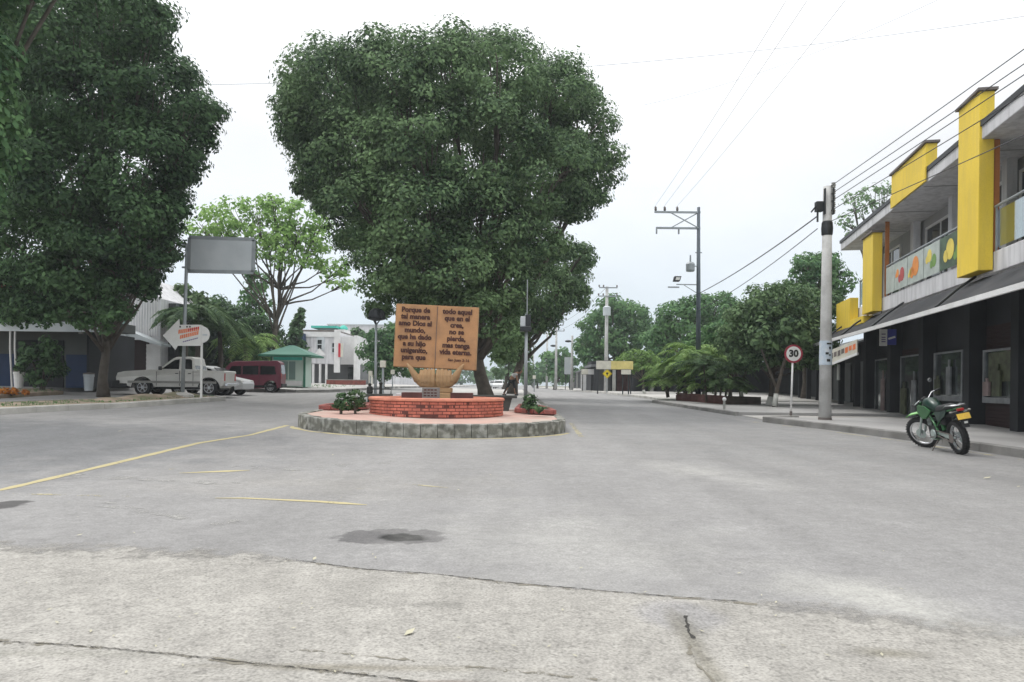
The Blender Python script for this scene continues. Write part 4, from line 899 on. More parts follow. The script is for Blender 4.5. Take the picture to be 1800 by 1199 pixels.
# far shops beside the road with sign boards
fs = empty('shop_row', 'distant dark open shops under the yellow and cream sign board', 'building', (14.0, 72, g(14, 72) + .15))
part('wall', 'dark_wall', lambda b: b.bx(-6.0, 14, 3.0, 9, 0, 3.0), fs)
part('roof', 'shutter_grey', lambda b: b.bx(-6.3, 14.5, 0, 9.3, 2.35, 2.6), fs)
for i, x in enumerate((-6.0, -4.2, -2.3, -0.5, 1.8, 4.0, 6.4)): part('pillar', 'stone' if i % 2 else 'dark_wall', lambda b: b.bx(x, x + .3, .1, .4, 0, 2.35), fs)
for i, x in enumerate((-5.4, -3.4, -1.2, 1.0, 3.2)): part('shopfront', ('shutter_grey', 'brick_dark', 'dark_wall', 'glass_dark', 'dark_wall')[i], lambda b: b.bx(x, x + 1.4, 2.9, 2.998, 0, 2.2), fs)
def board(label, x0p, x1p, y0p, y1p, D, panels, name='sign_board', posts=True):
    a = at(x0p, y1p, D); c = at(x1p, y0p, D); W = c.x - a.x; H = c.z - a.z; gz = g(a.x, D) + .15
    r = empty(name, label, 'sign', ((a.x + c.x) / 2, D, gz)); n = 0
    for (f0, f1, m_) in panels:
        part('panel', m_, lambda b: b.bx(-W / 2 + W * f0, -W / 2 + W * f1 - .01, -.06, .06, a.z - gz, c.z - gz), r)
    part('frame', 'dark_metal', lambda b: (b.bx(-W / 2 - .03, W / 2 + .03, .062, .1, a.z - gz - .03, a.z - gz + .05), b.bx(-W / 2 - .03, W / 2 + .03, .062, .1, c.z - gz - .05, c.z - gz + .03)), r)
    if posts: part('post', 'dark_metal', lambda b: (b.bx(-W / 2 + .1, -W / 2 + .18, .1, .18, 0, c.z - gz), b.bx(W / 2 - .18, W / 2 - .1, .1, .18, 0, c.z - gz)), r)
    return r, W, a.z - gz, c.z - gz
board('long cream and yellow sign board over the distant shops', 1048, 1113, 635, 649, 54, [(0, .4, 'board_cream'), (.4, 1, 'board_yellow')])
board('small white sign hanging below the right end of the yellow board', 1092, 1109, 650, 658, 53.8, [(0, 1, 'board_cream')])
board('small pale sign left of the yellow board, near the thin far poles', 1022, 1046, 649, 658, 74, [(0, .5, 'board_cream'), (.5, 1, 'white')])
board('tall pale grey board behind the thin far lamp pole', 992, 1004, 628, 658, 88, [(0, 1, 'panel_grey')])
wd = empty('white_gate', 'white painted board leaning at the side of the distant shops', 'panel', (px2x(1026, 75), 75, g(8, 75) + .15))
part('panel', 'white', lambda b: b.bx(-.25, .25, 0, .08, 0, 1.7), wd)

fr_ = empty('shop_row', 'farthest low dark shop row running along the right pavement', 'building', (13.5, 86, g(13.5, 86) + .15))
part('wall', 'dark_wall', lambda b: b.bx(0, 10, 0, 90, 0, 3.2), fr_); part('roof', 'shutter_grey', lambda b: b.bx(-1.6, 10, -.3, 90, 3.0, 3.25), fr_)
for i in range(8): part('pillar', 'stone', lambda b: b.bx(-1.5, -1.2, 4 + i * 8, 4.3 + i * 8, 0, 3.0), fr_)
FB = []; rq = random.Random(9)
for i in range(60):
    px = 560 + i * 10.5; D_ = rq.uniform(230, 300); FB.append((at(px, rq.uniform(652, 668), D_), rq.uniform(9, 15) * D_ / F))
fw_ = leaves_mesh('far_wood', FB, .9, 1.3, 'leaf_mid', None, 77, 2.0); tag(fw_, kind='stuff')
# ------------------------------------------------------------------ poles
def insul(b, p, h=.22): b.lathe([(0.03, 0), (.07, .03), (.05, .06), (.08, .10), (.05, .13), (.07, .17), (.02, h)], p, 8)
x, y = q2(1450, 738, KH); Dp = y
cp = empty('utility_pole', 'thick pale concrete utility pole with stickers on the near right pavement', 'utility pole', (x, y, g(x, y) + KH))
zt = at(1450, 328, Dp).z - cp.location.z
b = MB(); b.tube([(0, 0, -.1), (0, 0, zt * .5), (0.0, 0, zt)], [.19, .16, .128], 20); b.build('pole', 'pole_concrete', cp, smooth=True)
part('base_ring', 'cap_grey', lambda b: b.lathe([(.205, -.02), (.2, .07), (.19, .075)], (0, 0, 0), 20), cp)
part('poster', 'sticker', lambda b: b.lathe([(.1905, 1.70), (.184, 2.45)], (0, 0, 0), 20), cp)
def stick(b):
    for (z, w_, h, a0) in ((2.33, .16, .05, -1.4), (2.18, .06, .08, -1.3), (2.02, .09, .07, -1.75), (1.98, .05, .05, -1.3), (1.80, .11, .08, -1.5)):
        n = 4
        for i in range(n):
            a = a0 + (i - n / 2) * w_ / n / .19; a2 = a + w_ / n / .19
            b.add([(.196 * math.cos(t), .196 * math.sin(t), zz) for (t, zz) in ((a, z), (a2, z), (a2, z + h), (a, z + h))], [(0, 1, 2, 3)])
part('print', 'black', stick, cp)
part('clamp', 'dark_metal', lambda b: (b.lathe([(.15, zt - 1.52), (.165, zt - 1.48), (.175, zt - 1.3), (.16, zt - 1.12), (.14, zt - 1.08)], (0, 0, 0), 14), b.bx(-.16, -.13, -.2, -.1, zt - .9, zt - .1), b.bx(.1, .13, -.2, -.1, zt - .9, zt - .1)), cp)
part('junction_box', 'dark_metal', lambda b: (b.bx(-.36, -.16, -.1, .1, zt - .78, zt - .48), b.tube([(-.3, 0, zt - .78), (-.3, 0, zt - 1.1)], .03, 6), b.beam((-.36, 0, zt - .62), (-.5, 0, zt - .8), .04)), cp)
for i in range(5): part('insulator', 'stone', lambda b: insul(b, (.14, -.1, zt - .08 - .2 * i), .1), cp)
if False: part('cable_coil', 'wire', lambda b: b.lathe([(.20 + .05 * math.cos(t), zt - 1.55 + .05 * math.sin(t)) for t in [i * math.pi / 4 for i in range(8)]], (0, 0, 0), 14, closed=True), cp)
# speed sign
x, y = q2(1390, 729, KH)
sp = empty('speed_limit_sign', 'round speed limit sign with red ring reading 30 on a white post', 'road sign', (x, y, g(x, y) + KH))
c = at(1394, 622, y); cz = c.z - sp.location.z; cx_ = c.x - x; r = 16.2 * y / F
part('post', 'white', lambda b: b.tube([(0, 0, -.05), (cx_, 0, cz + .1)], .032, 10), sp, smooth=True)
part('base_collar', 'cap_grey', lambda b: b.tube([(0, 0, -.03), (.004, 0, .12)], .045, 10), sp)
RY = Matrix.Rotation(R(90), 3, 'X')
dsk = part('disc', 'sign_red', lambda b: b.lathe([(r, 0), (r, .012)], (cx_, -.04, cz), 32, m=RY), sp)
part('face', 'sign_white', lambda b: b.lathe([(r * .79, 0), (r * .79, .003)], (cx_, -.053, cz), 32, m=RY), sp)
text('number', '30', r * 1.02, 'black', sp, Matrix.Translation((cx_, -.060, cz)) @ UP, bold=.016, ext=.002)
# steel pole with side arms
D = 40.0; xx = px2x(1226, D); st = empty('utility_pole', 'tall dark steel pole with two side arms and a floodlight above the palms', 'utility pole', (xx, D, g(xx, D) + .14))
o0 = st.location; zt = at(1223, 366, D).z - o0.z; dxp = lambda px: (px - 1226) * D / F
zz = lambda px, py: at(px, py, D).z - o0.z
part('pole', 'pole_steel', lambda b: b.tube([(0.05, 0, 0), (0, 0, zt * .5), (-.05, 0, zt + .05)], [.16, .12, .085], 12), st, smooth=True)
za, zb = zz(1180, 373), zz(1180, 401)
part('cross_arm', 'galv', lambda b: b.bx(dxp(1147), .05, -.05, .05, za - .05, za + .05), st)
part('cross_arm', 'galv', lambda b: b.bx(dxp(1150), .05, -.05, .05, zb - .05, zb + .05), st)
part('brace', 'galv', lambda b: (b.beam((dxp(1172), -.08, za), (-.05, -.08, zb), .05), b.beam((dxp(1175), .08, zb), (-.05, .08, za), .05)), st)
for px in (1149, 1165, 1187): part('insulator', 'cap_grey', lambda b: insul(b, (dxp(px), 0, za + .05), .26), st)
for px in (1151, 1190): part('insulator', 'galv', lambda b: (b.tube([(dxp(px), 0, zb - .05), (dxp(px), 0, zb - .32)], .045, 8)), st)
part('transformer', 'galv', lambda b: (b.lathe([(.05, 0), (.22, .03), (.24, .1), (.24, .42), (.16, .52), (.05, .55), (.04, .9), (.0, .92)], (dxp(1211), 0, zz(1211, 478)), 12), b.beam((dxp(1211), 0, zz(1211, 468)), (0, 0, zz(1220, 468)), .05)), st, smooth=False)
part('lamp_arm', 'galv', lambda b: (b.bx(dxp(1187), 0, -.03, .03, zz(1200, 501), zz(1200, 501) + .05), b.beam((dxp(1200), 0, zz(1200, 501)), (0, 0, zz(1222, 517)), .03), b.bx(dxp(1172), dxp(1192), -.03, .03, zz(1180, 506), zz(1180, 506) + .07)), st)
fl = part('floodlight', 'dark_metal', lambda b: b.prism([(dxp(1181), zz(1187, 495)), (dxp(1192), zz(1187, 495)), (dxp(1195), zz(1187, 486)), (dxp(1183), zz(1187, 486))], -.15, .15), st, bevel=.02)
part('lens', 'lamp_glass', lambda b: b.prism([(dxp(1184), zz(1187, 493)), (dxp(1191), zz(1187, 493)), (dxp(1193), zz(1187, 488)), (dxp(1185.5), zz(1187, 488))], -.165, -.152), fl)
part('bracket', 'galv', lambda b: (b.bx(-.2, .16, -.02, .02, zz(1225, 445), zz(1225, 445) + .05), b.bx(-.2, .16, -.02, .02, zz(1225, 520), zz(1225, 520) + .05)), st)
# distant poles
def far_pole(label, px, pytop, D, arms, r=.13, m='pole_concrete', box=None, lamp=None, off=.15):
    x = px2x(px, D); root = empty('utility_pole', label, 'utility pole', (x, D, g(x, D) + off), group='utility poles down the road'); z = lambda py: at(px, py, D).z - root.location.z
    part('pole', m, lambda b: b.tube([(0, 0, 0), (0, 0, z(pytop))], [r * 1.25, r * .85], 10), root, smooth=True)
    for (dy, l, rr_) in arms:
        part('cross_arm', 'galv', lambda b: b.bx(-l * D / F, rr_ * D / F, -.18, -.1, z(pytop + dy) - .05, z(pytop + dy) + .05), root)
        for k in (-l, -l * .45, rr_ * .95): part('insulator', 'cap_grey', lambda b: insul(b, (k * D / F, -.14, z(pytop + dy) + .05), .2), root)
    if box: part('transformer', 'panel_grey' if m != 'pole_steel' else 'galv', lambda b: (b.lathe([(.2, 0), (.34, .02), (.34, .75), (.2, .85)], (box[0] * D / F, -.45, z(box[1])), 14)), root)
    if lamp: part('street_lamp', 'dark_metal', lambda b: (b.beam((0, 0, z(lamp[1]) - .1), (lamp[0] * D / F, 0, z(lamp[1])), .05), b.ball((lamp[0] * D / F, 0, z(lamp[1])), (.4, .2, .14))), root)
    return root
far_pole('far pole with double cross arm and pale transformer box, left of the grey-green tree', 1065, 504, 66, [(2, 14, 18), (17, 15, 18)], box=(-1, 556), r=.15)
far_pole('far pale pole with a two-tier cross arm standing alone against the sky', 977, 571, 95, [(1, 12, 12), (11, 10, 14)], r=.15, lamp=(-5, 608))
far_pole('farther thin pole with a small cross arm, second left of the diamond sign', 961, 585, 115, [(2, 11, 10)], r=.15)
far_pole('farthest thin pole barely showing above the hazy trees', 937, 603, 150, [(2, 4, 4)], r=.16)
far_pole('thin pole with a lamp head on its left side beside the tall grey board', 1005, 590, 86, [], r=.15, lamp=(-7, 600))
# yellow diamond sign
D = 58; x = px2x(1067, D); ds = empty('warning_sign', 'yellow diamond warning sign on a pale post in front of the distant shops', 'road sign', (x, D, g(x, D) + .15)); c = at(1067, 657, D).z - ds.location.z
part('post', 'galv', lambda b: b.tube([(0, 0, 0), (0, 0, c)], .035, 8), ds); hs = 8.6 * D / F
pl_ = part('plate', 'sign_yellow', lambda b: b.prism([(0, c - hs), (hs, c), (0, c + hs), (-hs, c)], -.06, -.04), ds)
part('border', 'black', lambda b: [b.beam((math.cos(t) * hs * .88, -.064, c + math.sin(t) * hs * .88), (math.cos(t + math.pi / 2) * hs * .88, -.064, c + math.sin(t + math.pi / 2) * hs * .88), .004, .012) for t in [0, math.pi / 2, math.pi, math.pi * 1.5]], ds)
part('symbol', 'black', lambda b: (b.bx(-.035, .03, -.066, -.062, c - .14, c + .10), b.bx(-.09, .09, -.066, -.062, c - .02, c + .09)), ds)
# median lamp posts
def lamp_post(label, px, pyhead, D, x=None, off=IH, heads=3, r=.07, wide=12, boxy=False, sleeve=True):
    x = px2x(px, D) if x is None else x; root = empty('lamp_post', label, 'lamp post', (x, D, g(x, D) + off), group='lamp posts on the median'); zh = at(px, pyhead, D).z - root.location.z
    part('pole', 'galv', lambda b: b.tube([(0, 0, 0), (0, 0, zh + .15)], [r, r * .7], 12), root, smooth=True)
    w_ = wide * D / F
    if boxy:
        h = part('lamp_head', 'panel_grey', lambda b: (b.bx(-w_ * .6, w_ * .4, -.14, .14, zh + .1, zh + .45)), root, bevel=.03)
        part('housing', 'dark_metal', lambda b: (b.bx(-w_ * .62, w_ * .5, -.17, .17, zh - .05, zh + .098), b.bx(-w_ * .1, w_ * .42, -.17, -.142, zh + .12, zh + .5)), h, bevel=.02)
        part('antenna', 'galv', lambda b: b.tube([(.02, 0, zh + .5), (.02, 0, zh + 1.7)], .02, 6), root)
    else:
        for k in range(heads):
            a = 2 * math.pi * k / heads + .4; p = Vector((math.cos(a) * w_ * .35, math.sin(a) * w_ * .35, zh + .25))
            part('lamp_head', 'dark_metal', lambda b: (b.beam((0, 0, zh + .05), p, .04), b.lathe([(.05, -.02), (.20, .02), (.23, .1), (.16, .34), (.05, .42)], p, 12)), root)
        part('globe', 'dark_metal', lambda b: b.ball((0, 0, zh + .45), (.25, .25, .25)), root)
    return root
lamp_post('blue-grey lamp post with a boxy floodlight head on the median, right of the huge ficus', 924, 580, 25, boxy=True, r=.07, wide=18)
lamp_post('slim pale lamp post with a dark cluster head left of the book monument', 660, 574, 28, wide=18, r=.06)
# small posts with white boxes
def meter_post(label, px, py0, py1, pyb, D, off, w_=.22):
    x = px2x(px, D); r_ = empty('meter_post', label, 'post', (x, D, g(x, D) + off), group='short posts with white boxes'); z0 = at(px, py1, D).z - r_.location.z; z1 = at(px, py0, D).z - r_.location.z
    part('post', 'galv', lambda b: b.tube([(0, 0, 0), (0, 0, z0 + .05)], .045, 8), r_); part('box', 'board_cream', lambda b: b.bx(-w_ / 2, w_ / 2, -.1, .08, z0, z1), r_, bevel=.02)
meter_post('short post with a white box on top, just left of the book monument', 673, 634, 646, 690, 27, IH, .2)
meter_post('small far post with a white box, left of the slim lamp post', 651, 652, 661, 668, 60, .15, .3)
meter_post('small far white box on a post, between the short post and the book', 690, 650, 658, 668, 60, .15, .3)
meter_post('far post with a tiny white box, right of the median lamp post', 939, 660, 666, 688, 60, .15, .25)

# ------------------------------------------------------------------ wires
def wire(label, a, c, sag=0.0, r=.012, m='wire', group='power lines'):
    a = Vector(a); c = Vector(c); n = 24; pts = []
    for i in range(n + 1):
        t = i / n; p = a.lerp(c, t); p.z -= sag * 4 * t * (1 - t); pts.append(p)
    b = MB(); mid = (a + c) / 2; b.tube([p - a for p in pts], r, 5); o = b.build('power_line', m, smooth=True); o.location = a; return tag(o, label, 'power line', group)
P0 = cp.location; xw = P0.x + .15
names = ['topmost wire', 'second wire', 'third wire', 'fourth wire', 'lowest wire']
for i, ((a0, a1), (c0, c1)) in enumerate((((1458, 329), (1800, 79)), ((1458, 343), (1800, 105)), ((1458, 356), (1800, 124)), ((1458, 372), (1800, 158)), ((1458, 390), (1740, 258)))):
    A = at(a0, a1, P0.y); Dn = F * xw / (uv(c0, c1)[0]); C_ = at(c0, c1, Dn); e = A + (C_ - A) * ((P0.y + 6) / (P0.y - C_.y)) 
    wire(names[i] + ' running from the concrete pole past the yellow pillars', A, e, 0.10, .011)
tsp = Vector((st.location.x, 40, 0))
wire('upper wire sloping down to the left from the concrete pole to the steel pole', at(1437, 380, P0.y), (tsp.x, 40, at(1226, 516, 40).z), 0.15, .02)
wire('lower wire sloping down to the left from the concrete pole to the steel pole', at(1437, 402, P0.y), (tsp.x, 40, at(1226, 545, 40).z), 0.2, .014)
for i, ((a0, a1), (c0, c1)) in enumerate((((1149, 366), (1362, 0)), ((1165, 366), (1397, 0)), ((1187, 366), (1460, 0)))):
    A = at(a0, a1, 40); C_ = at(c0, c1, 19); e = A + (C_ - A) * 2.0
    wire(('left', 'middle', 'right')[i] + ' of the three faint overhead wires rising from the upper arm of the steel pole', A, e, 0.5, .0065, 'wire_alu')
wire('thin wire crossing the sky behind both big trees', at(100, 150, 42), at(1950, 5, 42), 1.3, .014, 'wire_alu')
wire('faint wire at the top right of the sky above the yellow building', at(1130, 185, 42), at(1800, -75, 30), .7, .010, 'wire_alu')
for i, (y0, y1) in enumerate(((506, 571), (521, 582))):
    wire(('upper', 'lower')[i] + ' wire strung between the far poles', at(1065, y0, 66), at(977, y1, 95), .5, .012)

# ------------------------------------------------------------------ monument on the island
def brick_ring(cx, cy, rx, ry, z0, courses, bh, thick, a0, a1, n, gap=.012):
    b = MB(); mo = MB()
    for k in range(courses):
        for i in range(n):
            o_ = .5 * (k % 2); t0 = a0 + (a1 - a0) * (i + o_) / n; t1 = a0 + (a1 - a0) * (i + 1 + o_) / n - gap / rx; j = random.uniform(-.008, .008); vs = []
            for (t) in (t0, t1):
                for (k_, zz_) in ((1, 0), (1, 1), (0, 1), (0, 0)):
                    rr = (thick * (k_ - 1)) + j * k_; x = (rx + rr) * math.cos(t); y = (ry + rr) * math.sin(t); vs.append((x, y, z0 + k * bh + zz_ * (bh - gap)))
            b.add(vs, [(0, 1, 2, 3), (7, 6, 5, 4), (0, 4, 5, 1), (1, 5, 6, 2), (2, 6, 7, 3), (3, 7, 4, 0)])
    return b
BX, BY = -2.1, 20.75
bz = g(BX, BY) + IH
bs = empty('brick_basin', 'low round basin of red bricks with a salmon coping around the monument', 'planter', (BX, BY, bz))
brick_ring(0, 0, 1.86, 1.85, 0.0, 5, .082, .2, 0, 2 * math.pi, 52, gap=.018).build('brickwork', 'brick', bs, bevel=.006, seg=1)
part('mortar', 'mortar', lambda b: b.lathe([(1.845, -.05), (1.845, .405), (1.68, .405), (1.68, -.05)], (0, 0, 0), 56, closed=True), bs)
part('coping', 'brick_cap', lambda b: b.lathe([(1.885, .408), (1.895, .43), (1.885, .475), (1.86, .49), (1.65, .49), (1.63, .47), (1.63, .408)], (0, 0, 0), 64, closed=True), bs, smooth=False)
part('soil', 'stone', lambda b: b.lathe([(1.67, .10), (0.0, .12)], (0, 0, 0), 40), bs)
part('inner_step', 'brick_dark', lambda b: (b.bx(-.95, -.02, -.35, .25, .11, .62), b.bx(.25, 1.0, -.25, .35, .11, .62)), bs, bevel=.015)
mt = empty('book_monument', 'tan stone monument of two hands holding up an open book with Spanish verse', 'monument', (BX, BY, bz + .1))
BD = BY - .15; bc = at(767, 592.5, BD); cl = bc - mt.location
bw, bh_ = 143 * BD / F / 2, 109 * BD / F / 2
TILT = Matrix.Translation(cl) @ Matrix.Rotation(R(2.1), 4, 'Y')
def pages(b):
    # cross-section of an open book : two softly curved page blocks
    n = 12; prof = []
    for s_ in (-1, 1):
        row = []
        for i in range(n + 1):
            t = i / n; x = s_ * bw * t; y = -.06 - .035 * math.sin(math.pi * min(1, t * 1.15)) * 1.0 + (.03 if t < .04 else 0); row.append((x, y))
        poly = row + [(s_ * bw, .04), (0, .05)]
        k = len(poly); vs = [(x, y, z) for z in (-bh_, bh_) for x, y in poly]
        b.add(vs, [tuple(range(k))[::-1], tuple(range(k, 2 * k))] + [(i, (i + 1) % k, k + (i + 1) % k, k + i) for i in range(k)])
    b.v = [tuple(TILT @ Vector(v)) for v in b.v]
bk = part('book', 'book', pages, mt)
def cover(b):
    b.bx(-bw - .02, bw + .02, .052, .11, -bh_ - .02, bh_ + .02); b.bx(-bw - .018, -bw - .002, -.07, .052, -bh_, bh_ - .01); b.bx(bw + .002, bw + .018, -.07, .052, -bh_, bh_ - .01)
    b.v = [tuple(TILT @ Vector(v)) for v in b.v]
part('cover', 'hands', cover, mt, bevel=.006)
part('spine_groove', 'cap_grey', lambda b: (b.bx(-.006, .006, -.045, -.03, -bh_ + .02, bh_ - .02), b.v.__setitem__(slice(None), [tuple(TILT @ Vector(v)) for v in b.v])), mt)
LTX = ['Porque de', 'tal manera', 'amo Dios al', 'mundo,', 'que ha dado', 'a su hijo', 'unigenito,', 'para que']
RTX = ['todo aquel', 'que en el', 'crea,', 'no se', 'pierda,', 'mas tenga', 'vida eterna.']
for (lines, xo) in ((LTX, -bw * .52), (RTX, bw * .50)):
    for i, s_ in enumerate(lines):
        z = bh_ - .15 - i * .187
        text('lettering', s_, .192, 'ink', mt, TILT @ Matrix.Translation((xo, -.104, z)) @ UP, bold=.0095, ext=.004, xs=.98)
text('lettering', 'San Juan 3-16', .10, 'ink', mt, TILT @ Matrix.Translation((bw * .58, -.102, -bh_ + .24)) @ UP, bold=.003, ext=.004, xs=1.1)
# the two hands, each one continuous surface grown from tubes and fused
def hand(s_):
    b = MB(); k = BD / F; Z = lambda py: (at(767, py, BD).z - mt.location.z)
    P = lambda dx, py, dy: (cl.x + .0 + s_ * dx * k, cl.y + dy, Z(py))
    # heel of the hand, palm edge and wrist
    b.tube([P(0, 678, .02), P(12, 677, -.02), P(24, 673, -.03), P(33, 666, -.03), P(39, 657, -.02)], [.12, .12, .13, .115, .085], 14)
    b.tube([P(2, 668, .10), P(14, 666, .08), P(28, 660, .06)], [.17, .18, .13], 12)
    # thumb rising along the outer lower edge in front of the book
    b.tube([P(30, 668, -.08), P(36, 660, -.13), P(41, 652, -.16), P(45, 646, -.17), P(50, 640, -.15)], [.11, .098, .076, .058, .030], 12)
    # four fingers side by side, rising from the heel and passing under the book
    for i, (dx, top) in enumerate(((3.6, 650), (10.6, 649.5), (17.6, 650), (24.4, 652))):
        b.tube([P(dx, 678, -.09), P(dx, 670, -.15), P(dx + .3, 660, -.155), P(dx + .6, top + 2, -.11), P(dx + .8, top, .0), P(dx + .8, top + 1, .14)], [.055, .058, .056, .052, .045, .03], 10)
    o = b.build('hand', 'hands', mt, smooth=True); rm = o.modifiers.new('fuse', 'REMESH'); rm.mode = 'VOXEL'; rm.voxel_size = .014; rm.use_smooth_shade = True
    sm = o.modifiers.new('smooth', 'SMOOTH'); sm.iterations = 2; sm.factor = .5; return o
hand(-1); hand(1)
part('pedestal', 'hands', lambda b: (b.bx(cl.x - .52, cl.x + .42, -.30, .35, .0, .52), b.bx(cl.x - .28, cl.x + .44, -.26, .31, .52, .66)), mt, bevel=.03)
pq = at(757, 690, BY - 1.35); pl_ = empty('plaque', 'grey stone plaque with worn dark lettering standing behind the basin rim', 'plaque', (pq.x, BY - 1.35, bz + .12))
part('slab', 'kerb_grey', lambda b: b.bx(-.22, .24, -.04, .04, 0, pq.z - bz - .12 + .13), pl_, bevel=.01)
zq = pq.z - bz - .12
part('lettering', 'ink', lambda b: [b.bx(-.18 + .09 * i + random.uniform(0, .02), -.105 + .09 * i, -.046, -.041, zq + dz, zq + dz + .035) for i in range(4) for dz in (-.10, -.03, .05)], pl_)
ms = empty('stone_block', 'pale stone block lying behind the basin, left of the plaque', 'block', (px2x(717, BY + 1.2) - .1, BY + 2.3, bz))
part('block', 'wall_white', lambda b: b.bx(-.4, .45, -.2, .2, 0, .55), ms, bevel=.02)
# planters left and right on the island
def planter(label, pts, h=.13):
    P = [gnd(px, py, IH) for px, py in pts]; cx = sum(p.x for p in P) / len(P); cy = sum(p.y for p in P) / len(P); z = g(cx, cy) + IH; r_ = empty('planter_edge', label, 'planter', (cx, cy, z))
    q = [(p.x - cx, p.y - cy) for p in P]; b = MB(); n = len(q)
    for i in range(n):
        a = Vector((*q[i], h / 2)); c = Vector((*q[(i + 1) % n], h / 2)); L_ = (c - a).length; k = max(1, int(L_ / .26))
        for j in range(k): b.beam(a.lerp(c, (j + .03) / k), a.lerp(c, (j + .97) / k), .13 if True else 0, h)
    b.build('edging', 'red_edge', r_, bevel=.015)
    sb = MB(); sb.add([(x, y, h * .75) for x, y in q], [tuple(range(n))]); sb.build('soil', 'soil', r_); return r_, cx, cy, z
planter('low red brick edging of the planting bed left of the basin', [(564, 721), (600, 722), (642, 721), (655, 713), (600, 713), (575, 716)])
planter('low red brick edging of the pointed planting bed right of the basin', [(908, 726), (940, 729), (974, 731), (965, 724), (948, 717), (915, 713)])
def shrub(label, px, pyc, pyb, D, rpx, m='leaf_dark', seed=1, name='round_shrub', leaf=.06, blobs=None, cov=1.8):
    x = px2x(px, D); r_ = empty(name, label, 'shrub', (x, D, g(x, D) + IH)); base = r_.location
    B = [(at(px + dx, pyc + dy, D + dd), rr * D / F) for dx, dy, rr, dd in (blobs or ((0, 0, rpx, 0),))]
    leaves_mesh('foliage', B, leaf, cov, m, r_, seed, .17)
    c = B[0][0] - base; part('stem', 'bark', lambda b: (b.tube([(0, 0, 0), (c.x * .5, 0, c.z * .5), c], .04, 6), b.tube([(0, 0, .05), (c.x + .12, .05, c.z * .7)], .025, 5)), r_)
    return r_
shrub('smaller clipped dark shrub at the left end of the planting bed', 600, 701, 715, 19.4, 11, seed=91, leaf=.045, blobs=((0, 1, 11, 0), (-5, 11, 9, .1), (6, 11, 9, -.1)))
shrub('larger ball-shaped dark shrub beside the brick basin', 625, 697, 715, 19.8, 15, seed=92, m='leaf_palm_dark', leaf=.045, blobs=((0, 1, 15, 0), (-3, 13, 12, .1), (4, 13, 12, .1)))
shrub('dark bushy shrub in the pointed bed at the foot of the median lamp post', 930, 702, 722, 21.5, 12, seed=93, blobs=((0, 0, 11, 0), (4, 8, 10, .1), (-4, 10, 9, -.1), (8, 12, 7, 0)))
r_ = empty('spiky_plant', 'small spiky plant with dark blades at the right tip of the pointed bed', 'plant', (px2x(948, 20.3), 20.3, g(0.8, 20.3) + IH + .08)); b = MB()
for k in range(22):
    a = 6.28 * k / 22; l = random.uniform(.25, .42); d = Vector((math.cos(a), math.sin(a), 0)); s_ = Vector((-d.y, d.x, 0)) * .02
    b.add([-s_, s_, d * l * .6 + Vector((0, 0, .2)) + s_, d * l + Vector((0, 0, .14)), d * l * .6 + Vector((0, 0, .2)) - s_], [(0, 1, 2, 3, 4)])
b.build('blades', 'leaf_dark', r_)
# benches
p = gnd(891, 722, IH); bn_ = empty('stone_bench', 'dark stone slab bench to the right of the brick basin', 'bench', (p.x - .3, p.y, p.z)); 
part('seat', 'stone_dark', lambda b: b.bx(-.95, .62, -.25, .25, .40, .49), bn_, bevel=.02)
part('leg', 'stone_dark', lambda b: b.prism([(.12, 0), (.36, 0), (.46, .398), (.02, .398)], -.18, .18), bn_)
part('leg', 'stone_dark', lambda b: b.prism([(-.75, 0), (-.5, 0), (-.4, .398), (-.85, .398)], -.18, .18), bn_)
D = 25.0; p = at(667, 697, D); gz = g(p.x, D) + IH; bl = empty('iron_bench', 'black bench with upright iron finials left of the monument', 'bench', (p.x, D, gz)); h = max(.35, p.z - gz)
part('seat', 'stone_dark', lambda b: b.bx(-.42, .42, -.22, .22, h - .06, h + .04), bl, bevel=.015)
for sx_ in (-.32, .32): part('leg', 'black', lambda b: b.bx(sx_ - .05, sx_ + .05, -.18, .18, 0, h - .062), bl)
part('finial', 'black', lambda b: b.lathe([(.09, 0), (.11, .06), (.10, .22), (.05, .26), (.06, .33), (.0, .37)], (-.33, 0, h + .041), 10), bl)
part('finial', 'black', lambda b: b.lathe([(.06, 0), (.05, .1), (.045, .3), (.07, .36), (.0, .44)], (.04, 0, h + .041), 10), bl)
part('back_rail', 'black', lambda b: (b.tube([(-.33, .18, h + .04), (-.33, .2, h + .2), (.36, .2, h + .2), (.36, .18, h + .04)], .02, 6)), bl)
# person bending forward beyond the bench
D = 41.0; x = px2x(900, D); z0 = g(x, D) + IH
pr = empty('person', 'person in a pale grey top and dark trousers bending forward beyond the stone bench', 'person', (x, D, z0))
def skinned(name, m, verts, edges, rad, parent, sub=2):
    me = bpy.data.meshes.new(name); me.from_pydata(verts, edges, []); me.update(); o = bpy.data.objects.new(name, me); col.objects.link(o); o.parent = parent; me.materials.append(M[m])
    sk = o.modifiers.new('skin', 'SKIN'); sk.use_smooth_shade = True
    if not me.skin_vertices: 
        me.attributes.new if False else None
    bpy.context.view_layer.objects.active = o
    for v, r_ in zip(me.skin_vertices[0].data, rad): v.radius = (r_, r_); v.use_root = False
    me.skin_vertices[0].data[0].use_root = True
    ss = o.modifiers.new('sub', 'SUBSURF'); ss.levels = sub; ss.render_levels = sub; return o
V_ = [(0, 0, .86), (.02, 0, 1.0), (.12, -.02, 1.12), (.24, -.03, 1.22), (.30, -.03, 1.27), (.37, -.03, 1.30),
      (-.10, .06, .80), (-.26, .08, .45), (-.46, .10, .07), (-.40, .0, .03),
      (.06, -.06, .80), (.16, -.08, .44), (.20, -.06, .07), (.30, -.1, .03),
      (.22, .13, 1.19), (.28, .2, .95), (.36, .16, .74), (.40, .14, .66), (.22, -.18, 1.19), (.27, -.24, .95), (.34, -.2, .74), (.38, -.18, .66)]
